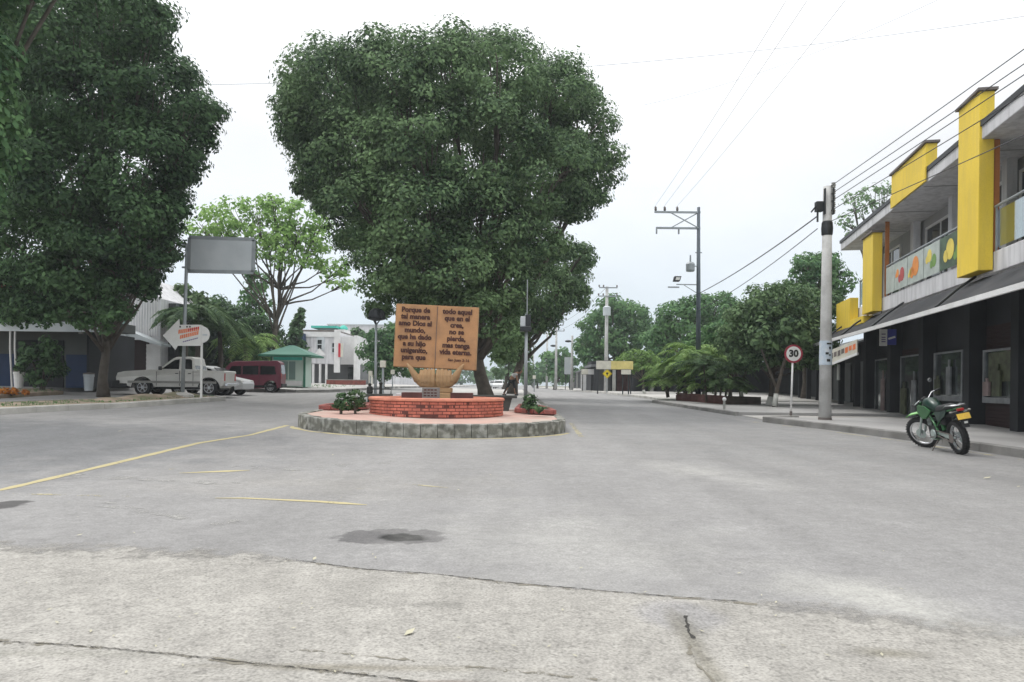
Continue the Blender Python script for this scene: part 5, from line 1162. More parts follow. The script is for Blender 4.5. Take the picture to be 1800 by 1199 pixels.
E_ = [(0, 1), (1, 2), (2, 3), (3, 4), (4, 5), (0, 6), (6, 7), (7, 8), (8, 9), (0, 10), (10, 11), (11, 12), (12, 13), (3, 14), (14, 15), (15, 16), (16, 17), (3, 18), (18, 19), (19, 20), (20, 21)]
Rr_ = [.12, .13, .14, .13, .06, .055, .10, .07, .045, .04, .10, .07, .045, .04, .06, .045, .033, .03, .06, .045, .033, .03]
try:
    skinned('body', 'skin', V_, E_, Rr_, pr)
    skinned('shirt', 'shirt', [V_[i] for i in (1, 2, 3)] + [V_[14], tuple((Vector(V_[14]) + Vector(V_[15])) / 2), V_[18], tuple((Vector(V_[18]) + Vector(V_[19])) / 2)], [(0, 1), (1, 2), (2, 3), (3, 4), (2, 5), (5, 6)], [.15, .16, .155, .08, .065, .08, .065], pr)
    skinned('trousers', 'trousers', [V_[0], V_[6], V_[7], tuple(Vector(V_[8]) + Vector((0, 0, .04))), V_[10], V_[11], tuple(Vector(V_[12]) + Vector((0, 0, .04)))], [(0, 1), (1, 2), (2, 3), (0, 4), (4, 5), (5, 6)], [.14, .105, .07, .05, .105, .07, .05], pr)
except Exception as ex_: print('person failed', ex_)
part('head', 'skin', lambda b: (b.ball((.45, -.03, 1.33), (.10, .085, .12), 14, 10, m=Matrix.Rotation(R(50), 3, 'Y')), b.ball((.545, -.03, 1.30), (.02, .016, .02)), b.ball((.45, -.118, 1.33), (.02, .012, .03)), b.ball((.45, .058, 1.33), (.02, .012, .03))), pr, smooth=True)
part('hair', 'hair', lambda b: b.ball((.43, -.03, 1.365), (.108, .098, .105), 14, 8, m=Matrix.Rotation(R(30), 3, 'Y')), pr, smooth=True)
part('shoe', 'black_plastic', lambda b: (b.ball((-.42, .05, .045), (.12, .05, .045)), b.ball((.26, -.08, .045), (.12, .05, .045))), pr, smooth=True)

# ------------------------------------------------------------------ left side objects
gp = gnd(321, 690, .2); bbx, bby = px2x(321, 29.2), 29.2
bb = empty('billboard', 'blank grey billboard panel on a tall galvanised pole by the parked pickup', 'billboard', (bbx, bby, g(bbx, bby) + .16))
k = bby / F; zq = lambda px, py: at(px, py, bby).z - bb.location.z
part('pole', 'galv', lambda b: b.tube([(0, 0, -.1), ((326 - 321) * k, 0, zq(326, 430))], [.075, .06], 14), bb, smooth=True)
part('footing', 'pave_light', lambda b: b.lathe([(.45, -.05), (.42, .08), (.25, .16), (.1, .18)], (0, 0, 0), 12), bb)
o = part('panel', 'panel_grey', lambda b: b.prism([((330 - 321) * k, zq(330, 476)), ((442 - 321) * k, zq(442, 478)), ((443 - 321) * k, zq(443, 422)), ((331 - 321) * k, zq(331, 418))], -.05, .02), bb)
part('frame', 'galv', lambda b: (b.beam(((329 - 321) * k, -.03, zq(330, 477)), ((444 - 321) * k, -.03, zq(442, 479)), .05, .14), b.beam(((330 - 321) * k, -.03, zq(330, 417.5)), ((445 - 321) * k, -.03, zq(443, 421.5)), .05, .14), b.beam(((330 - 321) * k, -.03, zq(330, 476)), ((331 - 321) * k, -.03, zq(331, 418)), .05, .14), b.beam(((443 - 321) * k, -.03, zq(442, 478)), ((444 - 321) * k, -.03, zq(443, 422)), .05, .14)), bb)
part('bracket', 'galv', lambda b: [b.bx((318 - 321) * k, (332 - 321) * k, -.04, .04, zq(325, py) - .03, zq(325, py) + .03) for py in (430, 450, 470)], bb)
ax, ay = px2x(353, 28.8), 28.8
ar = empty('arrow_sign', 'white arrow-shaped sign with slanted red print pointing left, with a round disc behind', 'sign', (ax, ay, g(ax, ay) + .16)); k = ay / F; zq = lambda px, py: at(px, py, ay).z - ar.location.z; X_ = lambda px: (px - 353) * k
part('post', 'sign_white', lambda b: b.bx(-.035, .035, .02, .08, 0, zq(353, 572)), ar)
part('arrow', 'sign_white', lambda b: b.prism([(X_(286), zq(286, 590)), (X_(308), zq(308, 615)), (X_(312), zq(312, 608)), (X_(353), zq(353, 608)), (X_(353), zq(353, 571)), (X_(315), zq(315, 571)), (X_(314), zq(314, 561))], -.03, .0), ar)
part('disc', 'sign_white', lambda b: b.lathe([(15 * k, 0), (15 * k, .03)], (X_(352), .06, zq(352, 588)), 28, m=RY), ar)
part('disc_bar', 'panel_grey', lambda b: b.bx(X_(354), X_(363), .022, .028, zq(358, 590), zq(358, 587)), ar)
def slants(b, rows, t):
    for (x0, y0, x1, y1, h) in rows:
        n = int((x1 - x0) / 3.2)
        for i in range(n):
            f0 = i / n; f1 = (i + .78) / n; xa = x0 + (x1 - x0) * f0; xb = x0 + (x1 - x0) * f1; ya = y0 + (y1 - y0) * f0; yb = y0 + (y1 - y0) * f1
            b.prism([(X_(xa), zq(xa, ya)), (X_(xb), zq(xb, yb)), (X_(xb + .4), zq(xb, yb - h)), (X_(xa + .4), zq(xa, ya - h))], -.036 - t, -.031)
part('print', 'orange_print', lambda b: slants(b, ((313, 587, 350, 581, 7), (316, 596, 349, 588, 6.5)), 0), ar)
part('print', 'red', lambda b: slants(b, ((330, 582, 350, 577.5, 3),), .004), ar)
part('print', 'purple_print', lambda b: slants(b, ((321, 602, 348, 595, 1.8),), .002), ar)
part('lettering', 'black', lambda b: [b.bx(X_(px), X_(px + 2.6), -.036, -.031, zq(px, 576), zq(px, 573)) for px in (315, 327, 332)], ar)
# low blue and white building
D = 33.6; lbx = px2x(100, D); lb = empty('shop_building', 'low white building with dark blue dado and flat roof slab behind the big left tree', 'building', (lbx, D, g(lbx, D) + .17))
k = D / F; X_ = lambda px: (px - 100) * k; zq = lambda px, py: at(px, py, D).z - lb.location.z
b0 = 0.0; zd = zq(10, 622); zr0, zr1 = zq(60, 582), zq(60, 566)
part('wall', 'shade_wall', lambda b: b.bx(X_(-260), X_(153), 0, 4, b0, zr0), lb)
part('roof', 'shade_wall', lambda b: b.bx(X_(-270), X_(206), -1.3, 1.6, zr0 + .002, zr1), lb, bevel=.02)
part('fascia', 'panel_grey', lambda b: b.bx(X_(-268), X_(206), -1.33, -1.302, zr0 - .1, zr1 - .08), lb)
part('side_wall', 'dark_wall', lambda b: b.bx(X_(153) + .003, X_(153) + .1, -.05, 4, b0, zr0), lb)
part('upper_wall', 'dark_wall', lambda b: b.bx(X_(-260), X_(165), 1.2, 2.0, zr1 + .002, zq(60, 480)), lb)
for (a, c) in ((-200, 25), (116, 152)): part('dado', 'blue_dado', lambda b: b.bx(X_(a), X_(c), -.012, -.002, b0, zd), lb)
for (a, c) in ((28, 66), (70, 112)): 
    o = part('door', 'dark_wall', lambda b: b.bx(X_(a), X_(c), -.05, -.003, b0, zq(60, 598)), lb)
for px in (50, 58): part('downpipe', 'white', lambda b: b.tube([(X_(px), -1.25, zr0 - .1), (X_(px), -1.25, zq(px, 615)), (X_(px) + .1, -1.25, b0)], .04, 8), lb)
part('column', 'stone', lambda b: (b.bx(X_(164), X_(169), -1.2, -1.05, zq(160, 590), zr0), b.bx(X_(-30), X_(-22), -1.2, -1.0, b0, zr0)), lb)
part('red_canopy', 'red', lambda b: b.prism([(X_(-80), zq(0, 490)), (X_(24), zq(24, 496)), (X_(38), zq(38, 506)), (X_(-80), zq(0, 506))], -.6, 1.19), lb)
part('red_panel', 'red', lambda b: b.bx(X_(40), X_(66), 1.1, 1.19, zq(50, 548), zq(50, 538)), lb)
# white corrugated building
D = 44; wbx = px2x(245, D); wb = empty('corrugated_building', 'white corrugated two-storey building with a sloping roofline behind the pickup', 'building', (wbx, D, g(wbx, D) + .1)); k = D / F; X_ = lambda px: (px - 245) * k; zq = lambda px, py: at(px, py, D).z - wb.location.z
def corr(b):
    poly = [(X_(205), 0), (X_(281), 0), (X_(281), zq(281, 525)), (X_(226), zq(226, 480)), (X_(226), zq(226, 566)), (X_(205), zq(205, 572))]
    b.prism(poly, 0, 8)
part('wall', 'wall_white', corr, wb)
part('cladding', 'white', lambda b: [b.bx(X_(227) + i * .16, X_(227) + i * .16 + .06, -.03, -.002, zq(227, 590), zq(227 + i * .16 / k, 484 + i * .16 / k * .78)) for i in range(11)], wb)
part('side_wall', 'glass_dark', lambda b: b.bx(X_(281) + .003, X_(300), 1, 8, 0, zq(290, 530)), wb)
part('window', 'kiosk_glass', lambda b: b.bx(X_(208), X_(225), -.02, -.003, zq(210, 575), zq(210, 545)), wb)
part('shopfront', 'dark_red_wall', lambda b: b.bx(X_(206), X_(262), -.4, -.005, 0, zq(230, 598)), wb)
part('canopy', 'panel_grey', lambda b: b.prism([(X_(205), zq(205, 585)), (X_(245), zq(245, 583)), (X_(305), zq(305, 607)), (X_(305), zq(305, 611)), (X_(240), zq(240, 592)), (X_(205), zq(205, 594))], -1.6, -.405), wb)
part('shop_sign', 'board_cream', lambda b: b.bx(X_(216), X_(247), -1.72, -1.65, zq(230, 607), zq(230, 594)), wb)
part('sign_band', 'cap_grey', lambda b: b.bx(X_(219), X_(244), -1.73, -1.722, zq(230, 596.5), zq(230, 594.5)), wb)
part('post', 'galv', lambda b: b.bx(X_(246), X_(249), -1.7, -1.6, 0, zq(247, 590)), wb)
part('roller_door', 'white', lambda b: [b.bx(X_(264) , X_(288), -.5 - .02 * (i % 2), -.42, i * .12, i * .12 + .119) for i in range(int(zq(275, 606) / .12))], wb)
# bins and shrub in front
for (px, lab) in ((33, 'white waste bin between the blue wall and the bush'), (156, 'pale grey bin beside the tree trunk')):
    D = 31.5; x = px2x(px, D); r_ = empty('waste_bin', lab, 'bin', (x, D, g(x, D) + .17)); part('body', 'white' if px < 100 else 'panel_grey', lambda b: b.lathe([(.16, 0), (.2, .6), (.22, .62), (.21, .7), (.0, .72)], (0, 0, 0), 14), r_); part('lid', 'cap_grey', lambda b: b.lathe([(.225, .7), (.22, .75), (.0, .78)], (0, 0, 0), 14), r_)
def bush(label, D, blobs, m, seed, leaf=.12, name='bush', cat='bush', off=.14, cover=1.6):
    px = sum(q[0] for q in blobs) / len(blobs); x = px2x(px, D); r_ = empty(name, label, cat, (x, D, g(x, D) + off)); B = [(at(q[0], q[1], D + random.uniform(-.3, .3)), q[2] * D / F) for q in blobs]
    leaves_mesh('foliage', B, leaf, cover, m, r_, seed, .4); c = B[0][0] - r_.location
    part('stems', 'bark', lambda b: [b.tube([(random.uniform(-.1, .1), 0, -.05), (p - r_.location) * .5, p - r_.location], [.04, .03, .015], 5) for p, _ in B], r_); return r_
bush('dark green climbing bush in front of the low blue and white building', 31.0, [(60, 640, 24), (80, 625, 24), (95, 650, 20), (70, 660, 20), (50, 615, 16), (85, 605, 14)], 'leaf_dark', 101)
bush('small orange-flowered plants at the far left edge of the verge', 27.0, [(8, 688, 7), (25, 688, 7), (-10, 688, 8), (45, 690, 5)], 'orange_flower', 102, leaf=.06, name='flower_bed', cat='flowers')
# grass tufts on verges (uncountable)
b = MB(); rg = random.Random(5)
def tuft(x, y, off, s_):
    z = g(x, y) + off
    for _ in range(5):
        a = rg.uniform(0, 6.28); d = Vector((math.cos(a), math.sin(a), 0)); l = s_ * rg.uniform(.6, 1.3); p = Vector((x + rg.uniform(-.05, .05), y + rg.uniform(-.05, .05), z))
        w_ = Vector((-d.y, d.x, 0)) * .012; b.add([p - w_, p + w_, p + d * l * .5 + Vector((0, 0, l))], [(0, 1, 2)])
for _ in range(900):
    y = rg.uniform(22, 31.5); x = rg.uniform(-40, -18.6); tuft(x, y, .14, .10)
for _ in range(500):
    i = rg.randrange(len(lk) - 1); p = lk[i].lerp(lk[i + 1], rg.random()); tuft(p.x - rg.uniform(.5, 1.8), p.y + rg.uniform(0, .4), .15, .07)
for _ in range(350):
    y = rg.uniform(48.6, 60); x = rg.uniform(-26, -12.5); tuft(x, y, .16, .14)
o = b.build('grass', 'leaf_mid'); tag(o, kind='stuff')

# kiosk
D = 48.5; x = px2x(515, D); ks = empty('kiosk', 'small kiosk with a green pyramid roof and pale green glazed walls', 'kiosk', (x, D, g(x, D) + .17)); k = D / F; X_ = lambda px: (px - 515) * k; zq = lambda px, py: at(px, py, D).z - ks.location.z
zr = zq(512, 628)
part('wall', 'kiosk_pale', lambda b: b.bx(X_(486), X_(540), -.9, 1.0, .02, zr), ks)
rf = part('roof', 'kiosk_green', lambda b: b.add([(X_(468), -1.5, zr + .12), (X_(556), -1.5, zr + .12), (X_(556), 1.7, zr + .12), (X_(468), 1.7, zr + .12), (X_(508), 0, zq(512, 607)), (X_(516), .1, zq(512, 607))], [(0, 1, 5, 4), (1, 2, 5), (2, 3, 4, 5), (3, 0, 4), (0, 3, 2, 1)]), ks)
part('eave', 'kiosk_band', lambda b: b.bx(X_(467), X_(557), -1.52, 1.72, zr + .003, zr + .118), ks)
part('corner_post', 'kiosk_band', lambda b: (b.bx(X_(483), X_(486) - .002, -.95, -.8, 0, zr), b.bx(X_(540) + .002, X_(543), -.95, -.8, 0, zr)), ks)
part('header', 'turquoise', lambda b: b.bx(X_(488), X_(538), -.93, -.903, zr - .22, zr - .02), ks)
for (a, c) in ((499, 513), (515, 526)): part('window', 'kiosk_glass', lambda b: b.bx(X_(a), X_(c), -.92, -.903, .5, zr - .3), ks)
part('counter', 'white', lambda b: b.bx(X_(500), X_(538), -.98, -.905, .1, .42), ks)
# white two-storey building
D = 74; x = px2x(575, D); tb_ = empty('white_building', 'white two-storey building with slim columns, turquoise tank and a red vertical sign', 'building', (x, D, g(x, D) + .17)); k = D / F; X_ = lambda px: (px - 575) * k; zq = lambda px, py: at(px, py, D).z - tb_.location.z
part('upper_wall', 'wall_white', lambda b: (b.prism([(X_(512), zq(512, 638)), (X_(592), zq(592, 640)), (X_(592), zq(592, 583)), (X_(512), zq(512, 583))], 0, 10)), tb_)
part('upper_wall', 'white', lambda b: b.bx(X_(592) + .005, X_(627), 1.5, 10, zq(610, 640), zq(610, 590)), tb_)
part('ground_wall', 'shutter_grey', lambda b: b.bx(X_(512), X_(627), 2.0, 10, 0, zq(570, 639) - .01), tb_)
part('parapet', 'white', lambda b: (b.bx(X_(511), X_(593), -.1, -.005, zq(550, 592), zq(550, 583)), b.bx(X_(588), X_(598), -.35, -.105, zq(590, 655), zq(590, 580)), b.bx(X_(622), X_(628), -.2, 1.4, 0, zq(625, 590))), tb_)
part('roof_edge', 'cap_grey', lambda b: b.bx(X_(510), X_(591), -.12, 9, zq(550, 583) + .005, zq(550, 580)), tb_)
for px in (541, 549, 561, 572): part('column', 'white', lambda b: b.bx(X_(px), X_(px + 3.2), -.15, .15, 0, zq(px, 640)), tb_)
for (a, c, y0, y1) in ((514, 534, 592, 612), (556, 570, 592, 616), (582, 588, 606, 622)):
    o = part('window', 'panel_grey', lambda b: b.bx(X_(a), X_(c), -.06, -.003, zq(a, y1), zq(a, y0)), tb_)
    part('pane', 'glass_dark', lambda b: [b.bx(X_(a) + .1 + i * .5, X_(a) + .5 + i * .5, -.07, -.063, zq(a, y1) + .15 + j * .5, zq(a, y1) + .55 + j * .5) for i in range(max(1, int((X_(c) - X_(a)) / .55))) for j in range(2)], o)
part('awning', 'blue_dado', lambda b: b.prism([(X_(522), zq(522, 610)), (X_(540), zq(540, 617)), (X_(537), zq(537, 587)), (X_(534), zq(534, 587)), (X_(533), zq(533, 604))], -1.2, -.125), tb_)
part('red_sign', 'red', lambda b: b.bx(X_(596), X_(600), -.5, -.355, zq(598, 628), zq(598, 604)), tb_)
part('red_sign_board', 'board_cream', lambda b: b.bx(X_(600) + .003, X_(604), -.5, -.355, zq(598, 628), zq(598, 604)), tb_)
part('roof_room', 'panel_grey', lambda b: b.bx(X_(548), X_(575), 3, 6, zq(560, 580) + .01, zq(560, 573)), tb_)
part('turquoise_roof', 'turquoise', lambda b: (b.bx(X_(533), X_(580), 2.6, 6.4, zq(560, 573) + .002, zq(560, 569)), b.lathe([(.45, 0), (.45, .1), (.35, .3), (.15, .42), (0, .45)], (X_(587), 4, zq(587, 574)), 14)), tb_)
part('roof_box', 'white', lambda b: b.bx(X_(580), X_(592), 3, 6, zq(560, 580) + .01, zq(585, 575)), tb_)
part('sign', 'white', lambda b: b.prism([(X_(552), zq(552, 625)), (X_(573), zq(573, 625)), (X_(562), zq(562, 612))], -.3, -.25), tb_)
part('shopfront', 'glass_dark', lambda b: b.bx(X_(604), X_(617), 1.9, 1.995, .1, zq(610, 645)), tb_)
D = 110; x = px2x(650, D); pw = empty('warehouse', 'large plain pale warehouse wall rising behind the white two-storey building', 'building', (x, D, g(x, D))); k = D / F
zt_ = at(650, 572, D).z - pw.location.z
part('wall', 'wall_white', lambda b: b.bx(-75 * k, 55 * k, 0, 20, 0, zt_), pw); part('roof', 'panel_grey', lambda b: b.bx(-76 * k, 56 * k, -.3, 20, zt_ + .003, zt_ + .15), pw)
part('door', 'shutter_grey', lambda b: b.bx(-10 * k, 6 * k, -.05, -.003, 0, 4), pw)
D = 80; x = px2x(642, D); yh = empty('yellow_stall', 'small yellow and cream stall beside the white two-storey building', 'stall', (x, D, g(x, D) + .17)); k = D / F; zt_ = at(642, 645, D).z - yh.location.z
part('wall', 'board_yellow', lambda b: b.bx(-7 * k, 4 * k, 0, 2, 0, zt_), yh); part('side_wall', 'board_cream', lambda b: b.bx(4 * k + .003, 7 * k, 0, 2, 0, zt_), yh)
part('roof', 'white', lambda b: b.bx(-16 * k, 8 * k, -.4, 2.2, zt_ + .003, zt_ + .2), yh); part('shutter', 'fruit_yellow', lambda b: b.bx(-5 * k, 1 * k, -.03, -.003, .1, zt_ * .5), yh)
# low brick planter wall behind second kerb and bollard
pa = (px2x(1188, 41.5), 41.5); pb = (px2x(1272, 36), 36); d = Vector((pb[0] - pa[0], pb[1] - pa[1], 0)); pw_ = empty('brick_planter', 'long low dark red brick planter holding the palms', 'planter', (pa[0], pa[1], g(*pa) + .14), math.atan2(d.y, d.x)); L_ = d.length
slope_ = (g(*pb) - g(*pa)) / L_
b = MB()
for kx in range(int(L_ / .26)):
    for kz in range(5): b.bx(kx * .26 + .13 * (kz % 2), kx * .26 + .25 + .13 * (kz % 2), 0, .12, kz * .085 + kx * .26 * slope_, kz * .085 + .075 + kx * .26 * slope_)
b.build('brickwork', 'brick_dark', pw_); b = MB(); b.bx(-.02, L_, .02, .115, -.1, .40 - .1); b.build('mortar', 'mortar', pw_)
b = MB(); b.bx(0.0, L_, .125, 2.0, -.1, .30); b.build('soil', 'soil', pw_)
x, y = q2(1273, 720, .14); bo = empty('bollard', 'small white ball-topped bollard at the right end of the palm planter', 'bollard', (x, y, g(x, y) + .14)); k = y / F
part('post', 'stone', lambda b: b.tube([(0, 0, 0), (0, 0, .34)], .05, 10), bo); part('ball', 'white', lambda b: b.ball((0, 0, .42), .085), bo, smooth=True)

# ------------------------------------------------------------------ vehicles (nose towards -x in local space)
def arch(cx, r, z0=0.28, n=9):
    """points of a wheel-arch cut-out, from rear to front side (increasing x)"""
    a0 = math.asin(min(1, max(-1, (z0 - .34) / r))); return [(cx - r * math.cos(a0 + (math.pi - 2 * a0) * i / n), .34 + r * math.sin(a0 + (math.pi - 2 * a0) * i / n)) for i in range(n + 1)]
def wheel(root, x, y, r=.34, w_=.22, spokes=6, m='rim'):
    s_ = 1 if y > 0 else -1; e = empty('wheel_hub', None, None, (x, y, r)) if False else None
    b = MB(); RX = Matrix.Rotation(R(90), 3, 'X')
    b.lathe([(r * .62, -w_ / 2), (r * .93, -w_ / 2), (r, -w_ * .32), (r, w_ * .32), (r * .93, w_ / 2), (r * .62, w_ / 2)], (x, y, r), 28, m=RX, closed=True)
    t = b.build('wheel', 'tyre', root, smooth=False)
    b = MB(); yo = y + s_ * (w_ / 2 - .045)
    b.lathe([(r * .64, 0), (r * .64, .04), (r * .56, .04), (r * .54, 0)], (x, yo, r), 24, m=RX, closed=True)
    for i in range(spokes):
        a = 2 * math.pi * i / spokes; b.beam((x + .05 * math.cos(a), yo, r + .05 * math.sin(a)), (x + r * .58 * math.cos(a), yo, r + r * .58 * math.sin(a)), .06, .03)
    b.lathe([(.07, -.03), (.07, .03)], (x, yo, r), 12, m=RX); b.build('rim', m, t)
    b = MB(); b.lathe([(r * .56, 0), (r * .56, .01)], (x, y + s_ * (w_ / 2 - .11), r), 20, m=RX); b.build('brake_disc', 'cap_grey', t)
def carbox(root, name, m, poly, hw, bev=.03, crown=None):
    b = MB(); b.sprism(poly, hw if callable(hw) else (lambda x, z: hw)); return b.build(name, m, root, bevel=bev, seg=3)
def lin(z, z0, h0, z1, h1): return h0 + (h1 - h0) * min(1, max(0, (z - z0) / (z1 - z0)))
def sidepane(root, poly, yf, name='side_window', m='glass_car', t=.006):
    for s_ in (-1, 1):
        b = MB(); n = len(poly); vs = [(x, s_ * (yf(x, z) + t), z) for x, z in poly] + [(x, s_ * (yf(x, z) - .02), z) for x, z in poly]
        b.add(vs, [tuple(range(n)), tuple(range(n, 2 * n))[::-1]] + [(i, (i + 1) % n, n + (i + 1) % n, n + i) for i in range(n)]); b.build(name, m, root)
def crosspane(root, x0, z0, x1, z1, hw0, hw1, name='windscreen', t=.012, m='glass_car'):
    d = Vector((x1 - x0, 0, z1 - z0)).normalized(); n_ = Vector((-d.z, 0, d.x)); 
    if (n_.x > 0) == (x0 < 0): n_ = -n_
    if n_.z < 0: n_ = Vector((-n_.x, 0, -n_.z)) if abs(n_.x) < abs(n_.z) else n_
    vs = [Vector((x0, -hw0, z0)), Vector((x0, hw0, z0)), Vector((x1, hw1, z1)), Vector((x1, -hw1, z1))]
    b = MB(); b.add([v + n_ * t for v in vs] + [v - n_ * .02 for v in vs], [(0, 1, 2, 3), (7, 6, 5, 4), (0, 4, 5, 1), (1, 5, 6, 2), (2, 6, 7, 3), (3, 7, 4, 0)]); b.build(name, m, root)
def pickup():
    D = 33.5; x = px2x(316, D); z = g(x, D) + .16; r = empty('pickup_truck', 'silver double-cab pickup truck parked side-on with its nose to the left', 'pickup truck', (x, D, at(309, 695.5, D).z), R(4)); r.scale = (.95, 1, 1)
    # body
    hb_ = lambda x, z: .86 + .03 * math.sin(min(1, max(0, (z - .35) / .7)) * math.pi) - (.10 * max(0, (-x - 2.1) / .5) if x < -2.1 else 0)
    fa = arch(-1.34, .46, .36); ra = arch(1.66, .46, .36)
    body = [(-2.55, .48), (-2.57, .80), (-2.50, 1.0), (-2.2, 1.07), (-1.2, 1.14), (-.95, 1.16), (.95, 1.14), (2.32, 1.14), (2.35, 1.1), (2.32, .50), (2.12, .40)] + [(p[0], p[1]) for p in ra[::-1]] + [(1.15, .40), (-.85, .40)] + [(p[0], p[1]) for p in fa[::-1]] + [(-2.1, .46)]
    carbox(r, 'body', 'silver_paint', body, hb_, .035)
    cw = lambda x, z: lin(z, 1.1, .85, 1.72, .66)
    cab = [(-.74, 1.12), (-.06, 1.66), (.08, 1.73), (.75, 1.75), (.90, 1.70), (1.0, 1.12)]
    carbox(r, 'cab', 'silver_paint', cab, cw, .05)
    sidepane(r, [(-.50, 1.19), (-.06, 1.53), (.06, 1.60), (.26, 1.63), (.28, 1.19)], cw); sidepane(r, [(.38, 1.19), (.38, 1.63), (.74, 1.64), (.82, 1.58), (.88, 1.19)], cw)
    crosspane(r, -.66, 1.19, -.10, 1.64, .76, .60); crosspane(r, .975, 1.2, .90, 1.62, .72, .6, 'rear_window')
    for s_ in (-1, 1):
        b = MB(); b.bx(-2.0, 2.0, s_ * .893 - .012, s_ * .893 + .012, .56, .66)
        b.build('side_stripe', 'tan_trim', r); b = MB(); b.bx(.32, .34, s_ * .888 - .008, s_ * .888 + .008, .45, 1.12); b.bx(.93, .945, s_ * .888 - .008, s_ * .888 + .008, .45, 1.12); b.bx(-.72, -.705, s_ * .888 - .008, s_ * .888 + .008, .45, 1.08); b.build('door_gap', 'black', r)
        b = MB(); b.bx(.14, .26, s_ * .90 - .012, s_ * .90 + .012, .98, 1.01); b.bx(.72, .84, s_ * .90 - .012, s_ * .90 + .012, .98, 1.01); b.build('door_handle', 'black_plastic', r)
        b = MB(); b.box((-.50, s_ * 1.0, 1.22), (.10, .20, .16)); b.build('mirror', 'black_plastic', r, bevel=.02)
        b = MB(); b.box((-2.46, s_ * .62, .86), (.16, .30, .14)); b.build('headlight', 'lamp_glass', r, bevel=.03)
        b = MB(); b.box((2.33, s_ * .76, .86), (.06, .12, .34)); b.build('tail_light', 'tail_red', r, bevel=.01)
        for cx in (-1.34, 1.66):
            b = MB(); b.lathe([(.455, -.012), (.50, -.02), (.50, .02), (.455, .012)], (cx, s_ * .885, .34), 24, m=Matrix.Rotation(R(90), 3, 'X'), closed=True)
            b.v = [(v[0], v[1], max(v[2], .34)) for v in b.v]; b.build('wheel_arch', 'black_plastic', r)
    b = MB(); b.box((-2.56, 0, .50), (.34, 1.76, .34)); b.box((-2.62, 0, .84), (.08, 1.2, .22)); b.box((-2.28, .86, .44), (.5, .08, .2)); b.box((-2.28, -.86, .44), (.5, .08, .2)); b.build('front_bumper', 'black_plastic', r, bevel=.04)
    b = MB(); b.box((2.42, 0, .52), (.14, 1.6, .14)); b.build('rear_bumper', 'chrome', r, bevel=.02)
    b = MB(); b.bx(-1.4, 2.1, -.6, .6, .30, .44); b.build('chassis', 'black', r)
    b = MB(); b.bx(1.06, 2.28, -.72, .72, 1.143, 1.15); b.build('bed_cover', 'black_plastic', r)
    for cx in (-1.34, 1.66):
        for s_ in (-1, 1): wheel(r, cx, s_ * .78, .37, .24)
pickup()
def hatch():
    D = 36.8; x = px2x(368, D); r = empty('hatchback_car', 'silver hatchback car parked behind the pickup, its nose to the right', 'car', (x, D, at(372, 694, D).z), R(180 - 3))
    hb_ = lambda x, z: .82 + .04 * math.sin(min(1, max(0, (z - .25) / .6)) * math.pi) - (.14 * max(0, (-x - 1.6) / .4) if x < -1.6 else 0)
    fa = arch(-1.25, .38, .26); ra = arch(1.22, .38, .26)
    body = [(-1.98, .30), (-2.0, .58), (-1.9, .74), (-1.1, .90), (1.85, .96), (1.98, .9), (1.98, .34), (1.62, .26)] + [tuple(p) for p in ra[::-1]] + [(.8, .24), (-.8, .24)] + [tuple(p) for p in fa[::-1]] + [(-1.68, .27)]
    carbox(r, 'body', 'silver_car', body, hb_, .05); cw = lambda x, z: lin(z, .9, .80, 1.45, .60)
    carbox(r, 'cabin', 'silver_car', [(-1.12, .88), (-.5, 1.30), (-.1, 1.43), (.5, 1.46), (1.2, 1.38), (1.6, 1.22), (1.92, .93)], cw, .06)
    sidepane(r, [(-.80, .95), (-.38, 1.26), (-.05, 1.35), (.22, 1.36), (.24, .95)], cw); sidepane(r, [(.32, .95), (.32, 1.36), (.9, 1.33), (1.2, 1.2), (1.35, .98)], cw)
    crosspane(r, -1.05, .97, -.5, 1.335, .70, .58); crosspane(r, 1.85, 1.02, 1.45, 1.31, .66, .55, 'rear_window')
    for s_ in (-1, 1):
        b = MB(); b.box((-1.86, s_ * .60, .66), (.2, .26, .14)); b.build('headlight', 'lamp_glass', r, bevel=.03); b = MB(); b.box((1.95, s_ * .66, .80), (.08, .16, .24)); b.build('tail_light', 'tail_red', r, bevel=.02)
        b = MB(); b.box((-.85, s_ * .93, 1.0), (.12, .16, .11)); b.build('mirror', 'silver_car', r, bevel=.02)
        b = MB(); b.bx(.27, .285, s_ * .862 - .006, s_ * .862 + .006, .35, .92); b.build('door_gap', 'black', r)
    for cx in (-1.25, 1.22):
        for s_ in (-1, 1): wheel(r, cx, s_ * .74, .31, .19, 8)
hatch()
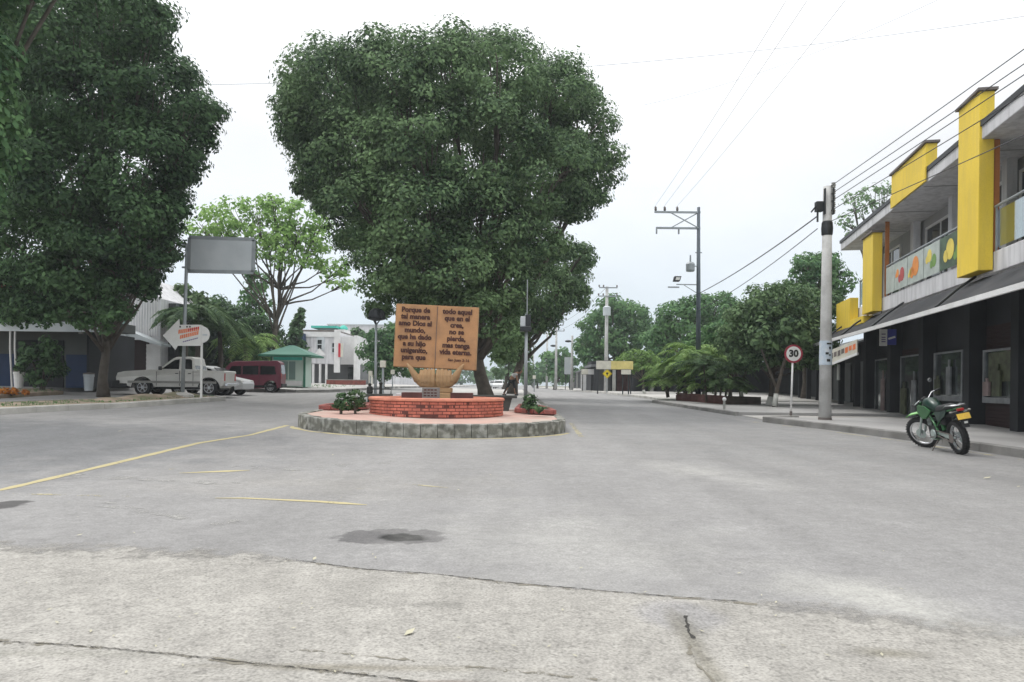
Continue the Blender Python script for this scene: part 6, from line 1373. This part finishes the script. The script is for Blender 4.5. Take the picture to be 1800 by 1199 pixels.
def van():
    D = 42.5; x = px2x(443, D); r = empty('minivan', 'dark red maroon minivan parked beside the green-roofed kiosk', 'van', (x, D, at(455, 690, D).z), R(8))
    hb_ = lambda x, z: .80 - (.05 * max(0, (z - 1.1) / .7) if z > 1.1 else 0); fa = arch(-1.0, .36, .26); ra = arch(1.15, .36, .26)
    body = [(-1.72, .32), (-1.75, .75), (-1.62, .95), (-1.05, 1.66), (-.8, 1.76), (1.5, 1.82), (1.66, 1.72), (1.74, 1.0), (1.74, .34), (1.53, .26)] + [tuple(p) for p in ra[::-1]] + [(.7, .24), (-.6, .24)] + [tuple(p) for p in fa[::-1]] + [(-1.38, .27)]
    carbox(r, 'body', 'maroon', body, hb_, .07); f = hb_
    sidepane(r, [(-1.28, 1.02), (-.95, 1.48), (-.45, 1.50), (-.45, 1.02)], f); sidepane(r, [(-.36, 1.02), (-.36, 1.50), (.5, 1.52), (.5, 1.02)], f); sidepane(r, [(.6, 1.02), (.6, 1.52), (1.38, 1.50), (1.46, 1.05)], f)
    crosspane(r, -1.58, 1.02, -1.12, 1.60, .70, .66); crosspane(r, 1.735, 1.08, 1.69, 1.6, .66, .62, 'rear_window')
    for s_ in (-1, 1):
        b = MB(); b.box((-1.70, s_ * .56, .72), (.12, .24, .16)); b.build('headlight', 'lamp_glass', r, bevel=.02); b = MB(); b.box((1.70, s_ * .71, .95), (.1, .12, .34)); b.build('tail_light', 'tail_red', r, bevel=.02)
        b = MB(); b.box((-1.3, s_ * .92, 1.12), (.08, .18, .2)); b.build('mirror', 'black_plastic', r, bevel=.02); b = MB(); b.bx(-1.5, 1.5, s_ * .806 - .006, s_ * .806 + .006, .30, .42); b.build('sill', 'black_plastic', r)
        b = MB(); b.bx(-.41, -.40, s_ * .806 - .006, s_ * .806 + .006, .42, 1.6); b.bx(.55, .56, s_ * .806 - .006, s_ * .806 + .006, .42, 1.6); b.build('door_gap', 'black', r)
    b = MB(); b.box((-1.76, 0, .42), (.12, 1.5, .2)); b.box((1.76, 0, .42), (.12, 1.5, .2)); b.build('bumper', 'black_plastic', r, bevel=.03)
    for cx in (-1.0, 1.15):
        for s_ in (-1, 1): wheel(r, cx, s_ * .70, .30, .18, 8)
van()
# distant vehicles down the left lane
def tinycar(label, px, D, m, h=1.45, ln=4.0, rz=90):
    x = px2x(px, D); r = empty('parked_car', label, 'car', (x, D, g(x, D)), R(rz)); L2 = ln / 2
    body = [(-L2, .3), (-L2, .7), (-L2 * .55, .9), (L2, .92), (L2, .3)] + [tuple(p) for p in arch(L2 * .6, .34, .26)[::-1]] + [tuple(p) for p in arch(-L2 * .62, .34, .26)[::-1]]
    carbox(r, 'body', m, body, .82, .05); cw = lambda x, z: lin(z, .88, .78, h, .6); carbox(r, 'cabin', m, [(-L2 * .55, .88), (-L2 * .2, h - .06), (L2 * .6, h), (L2 * .9, .9)], cw, .05)
    sidepane(r, [(-L2 * .4, .95), (-L2 * .15, h - .14), (L2 * .55, h - .1), (L2 * .72, .96)], cw); crosspane(r, -L2 * .52, .95, -L2 * .24, h - .12, .7, .56); crosspane(r, L2 * .87, .97, L2 * .65, h - .1, .7, .56, 'rear_window')
    for cx in (-L2 * .62, L2 * .6):
        for s_ in (-1, 1): wheel(r, cx, s_ * .72, .30, .18, 6)
tinycar('tiny distant white car far down the road, just right of the ficus trunk', 877, 125, 'white', rz=84)
tinycar('tiny distant grey car far down the road near the pale treetops', 868, 150, 'silver_car', rz=84)
D = 66; x = px2x(605, D); lw = empty('low_wall', 'low worn reddish garden wall in front of the white two-storey building', 'wall', (x, D, g(x, D) + .165))
part('wall', 'red_edge', lambda b: b.bx(-1.6, 1.9, 0, .2, 0, .42), lw, bevel=.02); part('coping', 'pave_light', lambda b: b.bx(-1.65, 1.95, -.03, .23, .422, .48), lw)

# motorcycle ---------------------------------------------------------------
def motorcycle():
    A = q2(1690, 799); Bf = q2(1641, 789); yaw = math.atan2(Bf[1] - A[1], Bf[0] - A[0]); wb_ = 1.40
    r = empty('motorcycle', 'black and green trail motorcycle with yellow plate leaning beside the right kerb', 'motorcycle', (A[0], A[1], g(*A) + .005))
    r.rotation_euler = (Matrix.Rotation(yaw, 3, 'Z') @ Matrix.Rotation(R(-12), 3, 'X')).to_euler()
    # local: +x forward, +y left, rear contact at origin
    RX = Matrix.Rotation(R(90), 3, 'X'); WR, WF = .335, .35
    def mwheel(parent, c, rad, tw, name):
        b = MB(); b.lathe([(rad - .085, -tw * .45), (rad - .04, -tw * .52), (rad - .012, -tw * .36), (rad, 0), (rad - .012, tw * .36), (rad - .04, tw * .52), (rad - .085, tw * .45)], c, 40, m=RX, closed=True)
        for i in range(34):
            a = 2 * math.pi * i / 34
            for yy in (-tw * .3, 0, tw * .3): b.box((c[0] + (rad - .002) * math.cos(a), c[1] + yy, c[2] + (rad - .002) * math.sin(a)), (.016, tw * .2, .022), m=Matrix.Rotation(-a, 3, 'Y'))
        t = b.build(name, 'tyre', parent)
        b = MB(); b.lathe([(rad - .075, -.03), (rad - .075, .03), (rad - .105, .02), (rad - .105, -.02)], c, 36, m=RX, closed=True); b.build('rim', 'chrome', t)
        b = MB()
        for i in range(18):
            a = 2 * math.pi * i / 18; a2 = a + (.35 if i % 2 else -.35); s_ = .03 if i % 2 else -.03
            b.tube([(c[0] + .03 * math.cos(a2), c[1] + s_, c[2] + .03 * math.sin(a2)), (c[0] + (rad - .1) * math.cos(a), c[1], c[2] + (rad - .1) * math.sin(a))], .0028, 4)
        b.lathe([(.04, -.06), (.04, .06)], c, 12, m=RX); b.build('spokes', 'chrome', t)
        b = MB(); b.lathe([(.11, -.002), (.11, .002)], (c[0], c[1] + (.05 if name == 'front_wheel' else -.05), c[2]), 20, m=RX); b.build('brake_disc', 'moto_silver', t)
        return t
    mwheel(r, (0, 0, WR), WR, .12, 'rear_wheel')
    P = lambda nm, m, fn, par=r, **k: part(nm, m, fn, par, **k)
    # frame, engine, swingarm
    P('frame', 'moto_green', lambda b: (b.tube([(1.08, 0, .92), (.85, .07, .78), (.62, .10, .60), (.50, .10, .40), (.62, .09, .26)], .022, 8), b.tube([(1.08, 0, .92), (.85, -.07, .78), (.62, -.10, .60), (.50, -.10, .40), (.62, -.09, .26)], .022, 8), b.tube([(1.06, 0, .86), (.98, 0, .55), (.90, .05, .28), (.62, .08, .26)], .02, 8), b.tube([(.72, .06, .78), (.35, .09, .82), (.0, .08, .88), (-.12, .05, .90)], .016, 6), b.tube([(.72, -.06, .78), (.35, -.09, .82), (.0, -.08, .88), (-.12, -.05, .90)], .016, 6), b.tube([(.55, .09, .55), (.2, .09, .80)], .014, 6)))
    P('swingarm', 'moto_silver', lambda b: (b.beam((.55, .10, .42), (0, .10, WR), .035, .06), b.beam((.55, -.10, .42), (0, -.10, WR), .035, .06), b.tube([(0, -.11, WR), (0, .11, WR)], .016, 8)))
    P('engine', 'black_plastic', lambda b: (b.box((.72, 0, .42), (.34, .24, .26)), b.box((.84, 0, .60), (.17, .19, .26), m=Matrix.Rotation(R(15), 3, 'Y')), b.lathe([(.11, -.15), (.12, 0), (.11, .15)], (.66, 0, .40), 18, m=RX)), bevel=.02)
    P('engine_cover', 'moto_silver', lambda b: (b.lathe([(.09, 0), (.085, .03), (.05, .035)], (.62, .15, .40), 18, m=Matrix.Rotation(R(-90), 3, 'X')), [b.bx(.76, .93, -.10, .10, z, z + .008) for z in np.arange(.5, .72, .028)]))
    P('skid_plate', 'moto_silver', lambda b: b.box((.78, 0, .26), (.36, .16, .02)))
    P('exhaust', 'moto_silver', lambda b: (b.tube([(.92, -.04, .62), (1.0, -.08, .48), (.85, -.13, .38), (.5, -.15, .42), (.3, -.15, .62)], .02, 8), b.tube([(.32, -.155, .60), (.0, -.17, .74), (-.16, -.175, .80)], [.035, .05, .045], 12)))
    P('shock', 'moto_green', lambda b: b.tube([(.48, 0, .45), (.52, 0, .74)], .04, 10))
    P('chain', 'cap_grey', lambda b: (b.beam((.58, .125, .46), (0, .125, WR + .08), .012, .02), b.beam((.58, .125, .36), (0, .125, WR - .08), .012, .02), b.lathe([(.085, 0), (.085, .008)], (0, .13, WR), 20, m=RX)))
    # bodywork
    P('tank', 'moto_dkgreen', lambda b: (b.tube([(1.00, 0, .93), (.92, 0, .99), (.78, 0, .985), (.62, 0, .92), (.52, 0, .88)], [.07, .125, .14, .11, .08], 14)), smooth=True)
    sh = P('tank_shroud', 'moto_green', lambda b: [b.add([(.62, s_ * .14, .86), (.80, s_ * .17, .96), (1.02, s_ * .19, .98), (1.14, s_ * .17, .84), (1.02, s_ * .15, .68), (.86, s_ * .14, .70), (.62, s_ * .12, .86), (.80, s_ * .14, .96), (1.02, s_ * .16, .98), (1.14, s_ * .14, .84), (1.02, s_ * .12, .68), (.86, s_ * .11, .70)], [(0, 1, 2, 3, 4, 5), (11, 10, 9, 8, 7, 6)] + [(i, (i + 1) % 6, 6 + (i + 1) % 6, 6 + i) for i in range(6)]) for s_ in (-1, 1)])
    P('seat', 'black_plastic', lambda b: b.tube([(.70, 0, .90), (.5, 0, .875), (.25, 0, .895), (.0, 0, .93), (-.14, 0, .945)], [.05, .085, .095, .09, .06], 12), smooth=True)
    P('side_panel', 'moto_dkgreen', lambda b: [b.add([(.50, s_ * .13, .84), (.22, s_ * .13, .86), (.02, s_ * .11, .90), (.10, s_ * .12, .78), (.40, s_ * .13, .64), (.50, s_ * .11, .84), (.22, s_ * .11, .86), (.02, s_ * .09, .90), (.10, s_ * .10, .78), (.40, s_ * .11, .64)], [(0, 1, 2, 3, 4), (9, 8, 7, 6, 5)] + [(i, (i + 1) % 5, 5 + (i + 1) % 5, 5 + i) for i in range(5)]) for s_ in (-1, 1)])
    P('tail', 'moto_green', lambda b: (b.beam((.05, 0, .875), (-.28, 0, .93), .11, .03)), bevel=.01)
    P('rear_rack', 'chrome', lambda b: (b.tube([(.12, .11, .93), (-.05, .13, .985), (-.30, .12, .99), (-.34, 0, .99), (-.30, -.12, .99), (-.05, -.13, .985), (.12, -.11, .93)], .011, 7), b.tube([(-.18, .12, .99), (-.18, -.12, .99)], .009, 6)), smooth=True)
    P('rear_fender', 'black_plastic', lambda b: b.tube([(.30, 0, .76), (.1, 0, .80), (-.15, 0, .84), (-.34, 0, .80)], [.06, .075, .07, .04], 10), smooth=True)
    P('mudguard', 'black_plastic', lambda b: b.beam((-.30, 0, .84), (-.42, 0, .56), .12, .02))
    P('plate_holder', 'black_plastic', lambda b: b.box((-.375, 0, .78), (.012, .26, .15), m=Matrix.Rotation(R(20), 3, 'Y')))
    P('number_plate', 'plate_yellow', lambda b: b.box((-.39, 0, .775), (.008, .235, .115), m=Matrix.Rotation(R(20), 3, 'Y')))
    P('tail_light', 'tail_red', lambda b: b.box((-.31, 0, .90), (.06, .12, .05)), bevel=.01)
    for s_ in (-1, 1): P('indicator', 'tan_trim', lambda b: (b.tube([(-.28, s_ * .05, .87), (-.29, s_ * .15, .87)], .008, 5), b.ball((-.29, s_ * .17, .87), (.03, .03, .02))))
    P('reflector', 'lamp_glass', lambda b: b.box((-.43, 0, .66), (.01, .06, .04)))
    P('footpeg', 'cap_grey', lambda b: b.tube([(.60, -.24, .34), (.60, .24, .34)], .014, 6))
    P('side_stand', 'cap_grey', lambda b: b.tube([(.58, .10, .28), (.66, .25, .035), (.70, .27, .03)], .013, 6))
    P('toolbox', 'black_plastic', lambda b: b.box((.34, 0, .68), (.20, .16, .22)), bevel=.03)
    # steered front end
    piv = Vector((1.08, 0, .92)); axis = Vector((math.sin(R(-27)), 0, math.cos(R(27)))).normalized(); st_ = Matrix.Translation(piv) @ Matrix.Rotation(R(33), 4, axis) @ Matrix.Translation(-piv)
    fc = Vector((1.42, 0, WF)); fk = None
    def S(o):
        o.data.transform(st_)
        return o
    fw = mwheel(r, tuple(fc), WF, .09, 'front_wheel')
    for o in [fw] + [c_ for c_ in col.objects if c_.parent == fw]: o.data.transform(st_)
    S(P('fork', 'moto_silver', lambda b: [b.tube([(1.02, s_ * .10, 1.02), (1.24, s_ * .10, .66), tuple(fc + Vector((0, s_ * .10, 0)))], [.022, .024, .03], 10) for s_ in (-1, 1)]))
    S(P('fork_clamp', 'black_plastic', lambda b: (b.box((1.05, 0, .97), (.07, .26, .03), m=Matrix.Rotation(R(-27), 3, 'Y')), b.box((1.13, 0, .84), (.07, .26, .03), m=Matrix.Rotation(R(-27), 3, 'Y')))))
    S(P('front_fender', 'moto_lime', lambda b: b.add([(1.10, -.05, .76), (1.10, .05, .76), (1.30, .065, .82), (1.30, -.065, .82), (1.52, .05, .80), (1.52, -.05, .80), (1.64, .02, .74), (1.64, -.02, .74)] + [(1.10, -.05, .745), (1.10, .05, .745), (1.30, .065, .80), (1.30, -.065, .80), (1.52, .05, .78), (1.52, -.05, .78), (1.64, .02, .725), (1.64, -.02, .725)], [(0, 1, 2, 3), (3, 2, 4, 5), (5, 4, 6, 7), (8, 11, 10, 9), (11, 13, 12, 10), (13, 15, 14, 12), (0, 3, 11, 8), (3, 5, 13, 11), (5, 7, 15, 13), (1, 9, 10, 2), (2, 10, 12, 4), (4, 12, 14, 6)])))
    hl = S(P('headlight', 'black_plastic', lambda b: (b.tube([(1.12, 0, .93), (1.20, 0, .93), (1.27, 0, .92)], [.07, .10, .09], 14)))); S(part('lens', 'lamp_glass', lambda b: b.lathe([(.08, 0), (.06, .02), (0, .028)], (1.27, 0, .92), 14, m=Matrix.Rotation(R(90), 3, 'Y')), hl))
    S(P('headlight_cowl', 'moto_green', lambda b: b.add([(1.16, -.11, .86), (1.16, .11, .86), (1.12, .10, 1.04), (1.12, -.10, 1.04), (1.20, -.08, 1.02), (1.20, .08, 1.02), (1.25, .10, .84), (1.25, -.10, .84)], [(0, 1, 2, 3), (3, 2, 5, 4), (0, 3, 4, 7), (1, 6, 5, 2)])))
    S(P('handlebar', 'chrome', lambda b: b.tube([(.92, -.40, 1.12), (.98, -.22, 1.14), (1.03, -.08, 1.04), (1.03, .08, 1.04), (.98, .22, 1.14), (.92, .40, 1.12)], .013, 8), smooth=True))
    for s_ in (-1, 1):
        S(P('grip', 'black_plastic', lambda b: b.tube([(.95, s_ * .30, 1.13), (.92, s_ * .42, 1.12)], .02, 8)))
        S(P('lever', 'moto_silver', lambda b: b.tube([(1.0, s_ * .24, 1.13), (1.0, s_ * .40, 1.11)], .007, 5)))
        S(P('hand_guard', 'black_plastic', lambda b: b.tube([(1.03, s_ * .24, 1.12), (1.06, s_ * .36, 1.11), (.95, s_ * .43, 1.11)], .02, 6)))
        if s_ > 0: continue
        m_ = S(P('mirror', 'black_plastic', lambda b: (b.tube([(1.0, s_ * .22, 1.14), (1.0, s_ * .27, 1.27), (.98, s_ * .30, 1.34)], .007, 6), b.ball((.98, s_ * .31, 1.38), (.02, .075, .05), 14, 8))))
        S(part('glass', 'chrome', lambda b: b.ball((.965, s_ * .31, 1.38), (.01, .062, .04), 14, 8), m_))
    S(P('dashboard', 'black_plastic', lambda b: b.box((1.06, 0, 1.09), (.05, .14, .07), m=Matrix.Rotation(R(-40), 3, 'Y')), bevel=.01))
    return r
motorcycle()

# ------------------------------------------------------------------ haze
hb2 = MB(); hb2.bx(-1600, 1600, -70, 1900, -3.2, 24); hz_ = hb2.build('haze', 'white'); hz_.data.materials.clear()
hm = bpy.data.materials.new('haze'); hm.use_nodes = True; hn = hm.node_tree; hn.nodes.clear(); ho_ = hn.nodes.new('ShaderNodeOutputMaterial'); pv = hn.nodes.new('ShaderNodeVolumePrincipled')
pv.inputs['Color'].default_value = (0.86, 0.92, 0.96, 1); pv.inputs['Density'].default_value = 0.0008; pv.inputs['Anisotropy'].default_value = 0.2; hn.links.new(pv.outputs[0], ho_.inputs['Volume'])
hz_.data.materials.append(hm); hz_['kind'] = 'stuff'
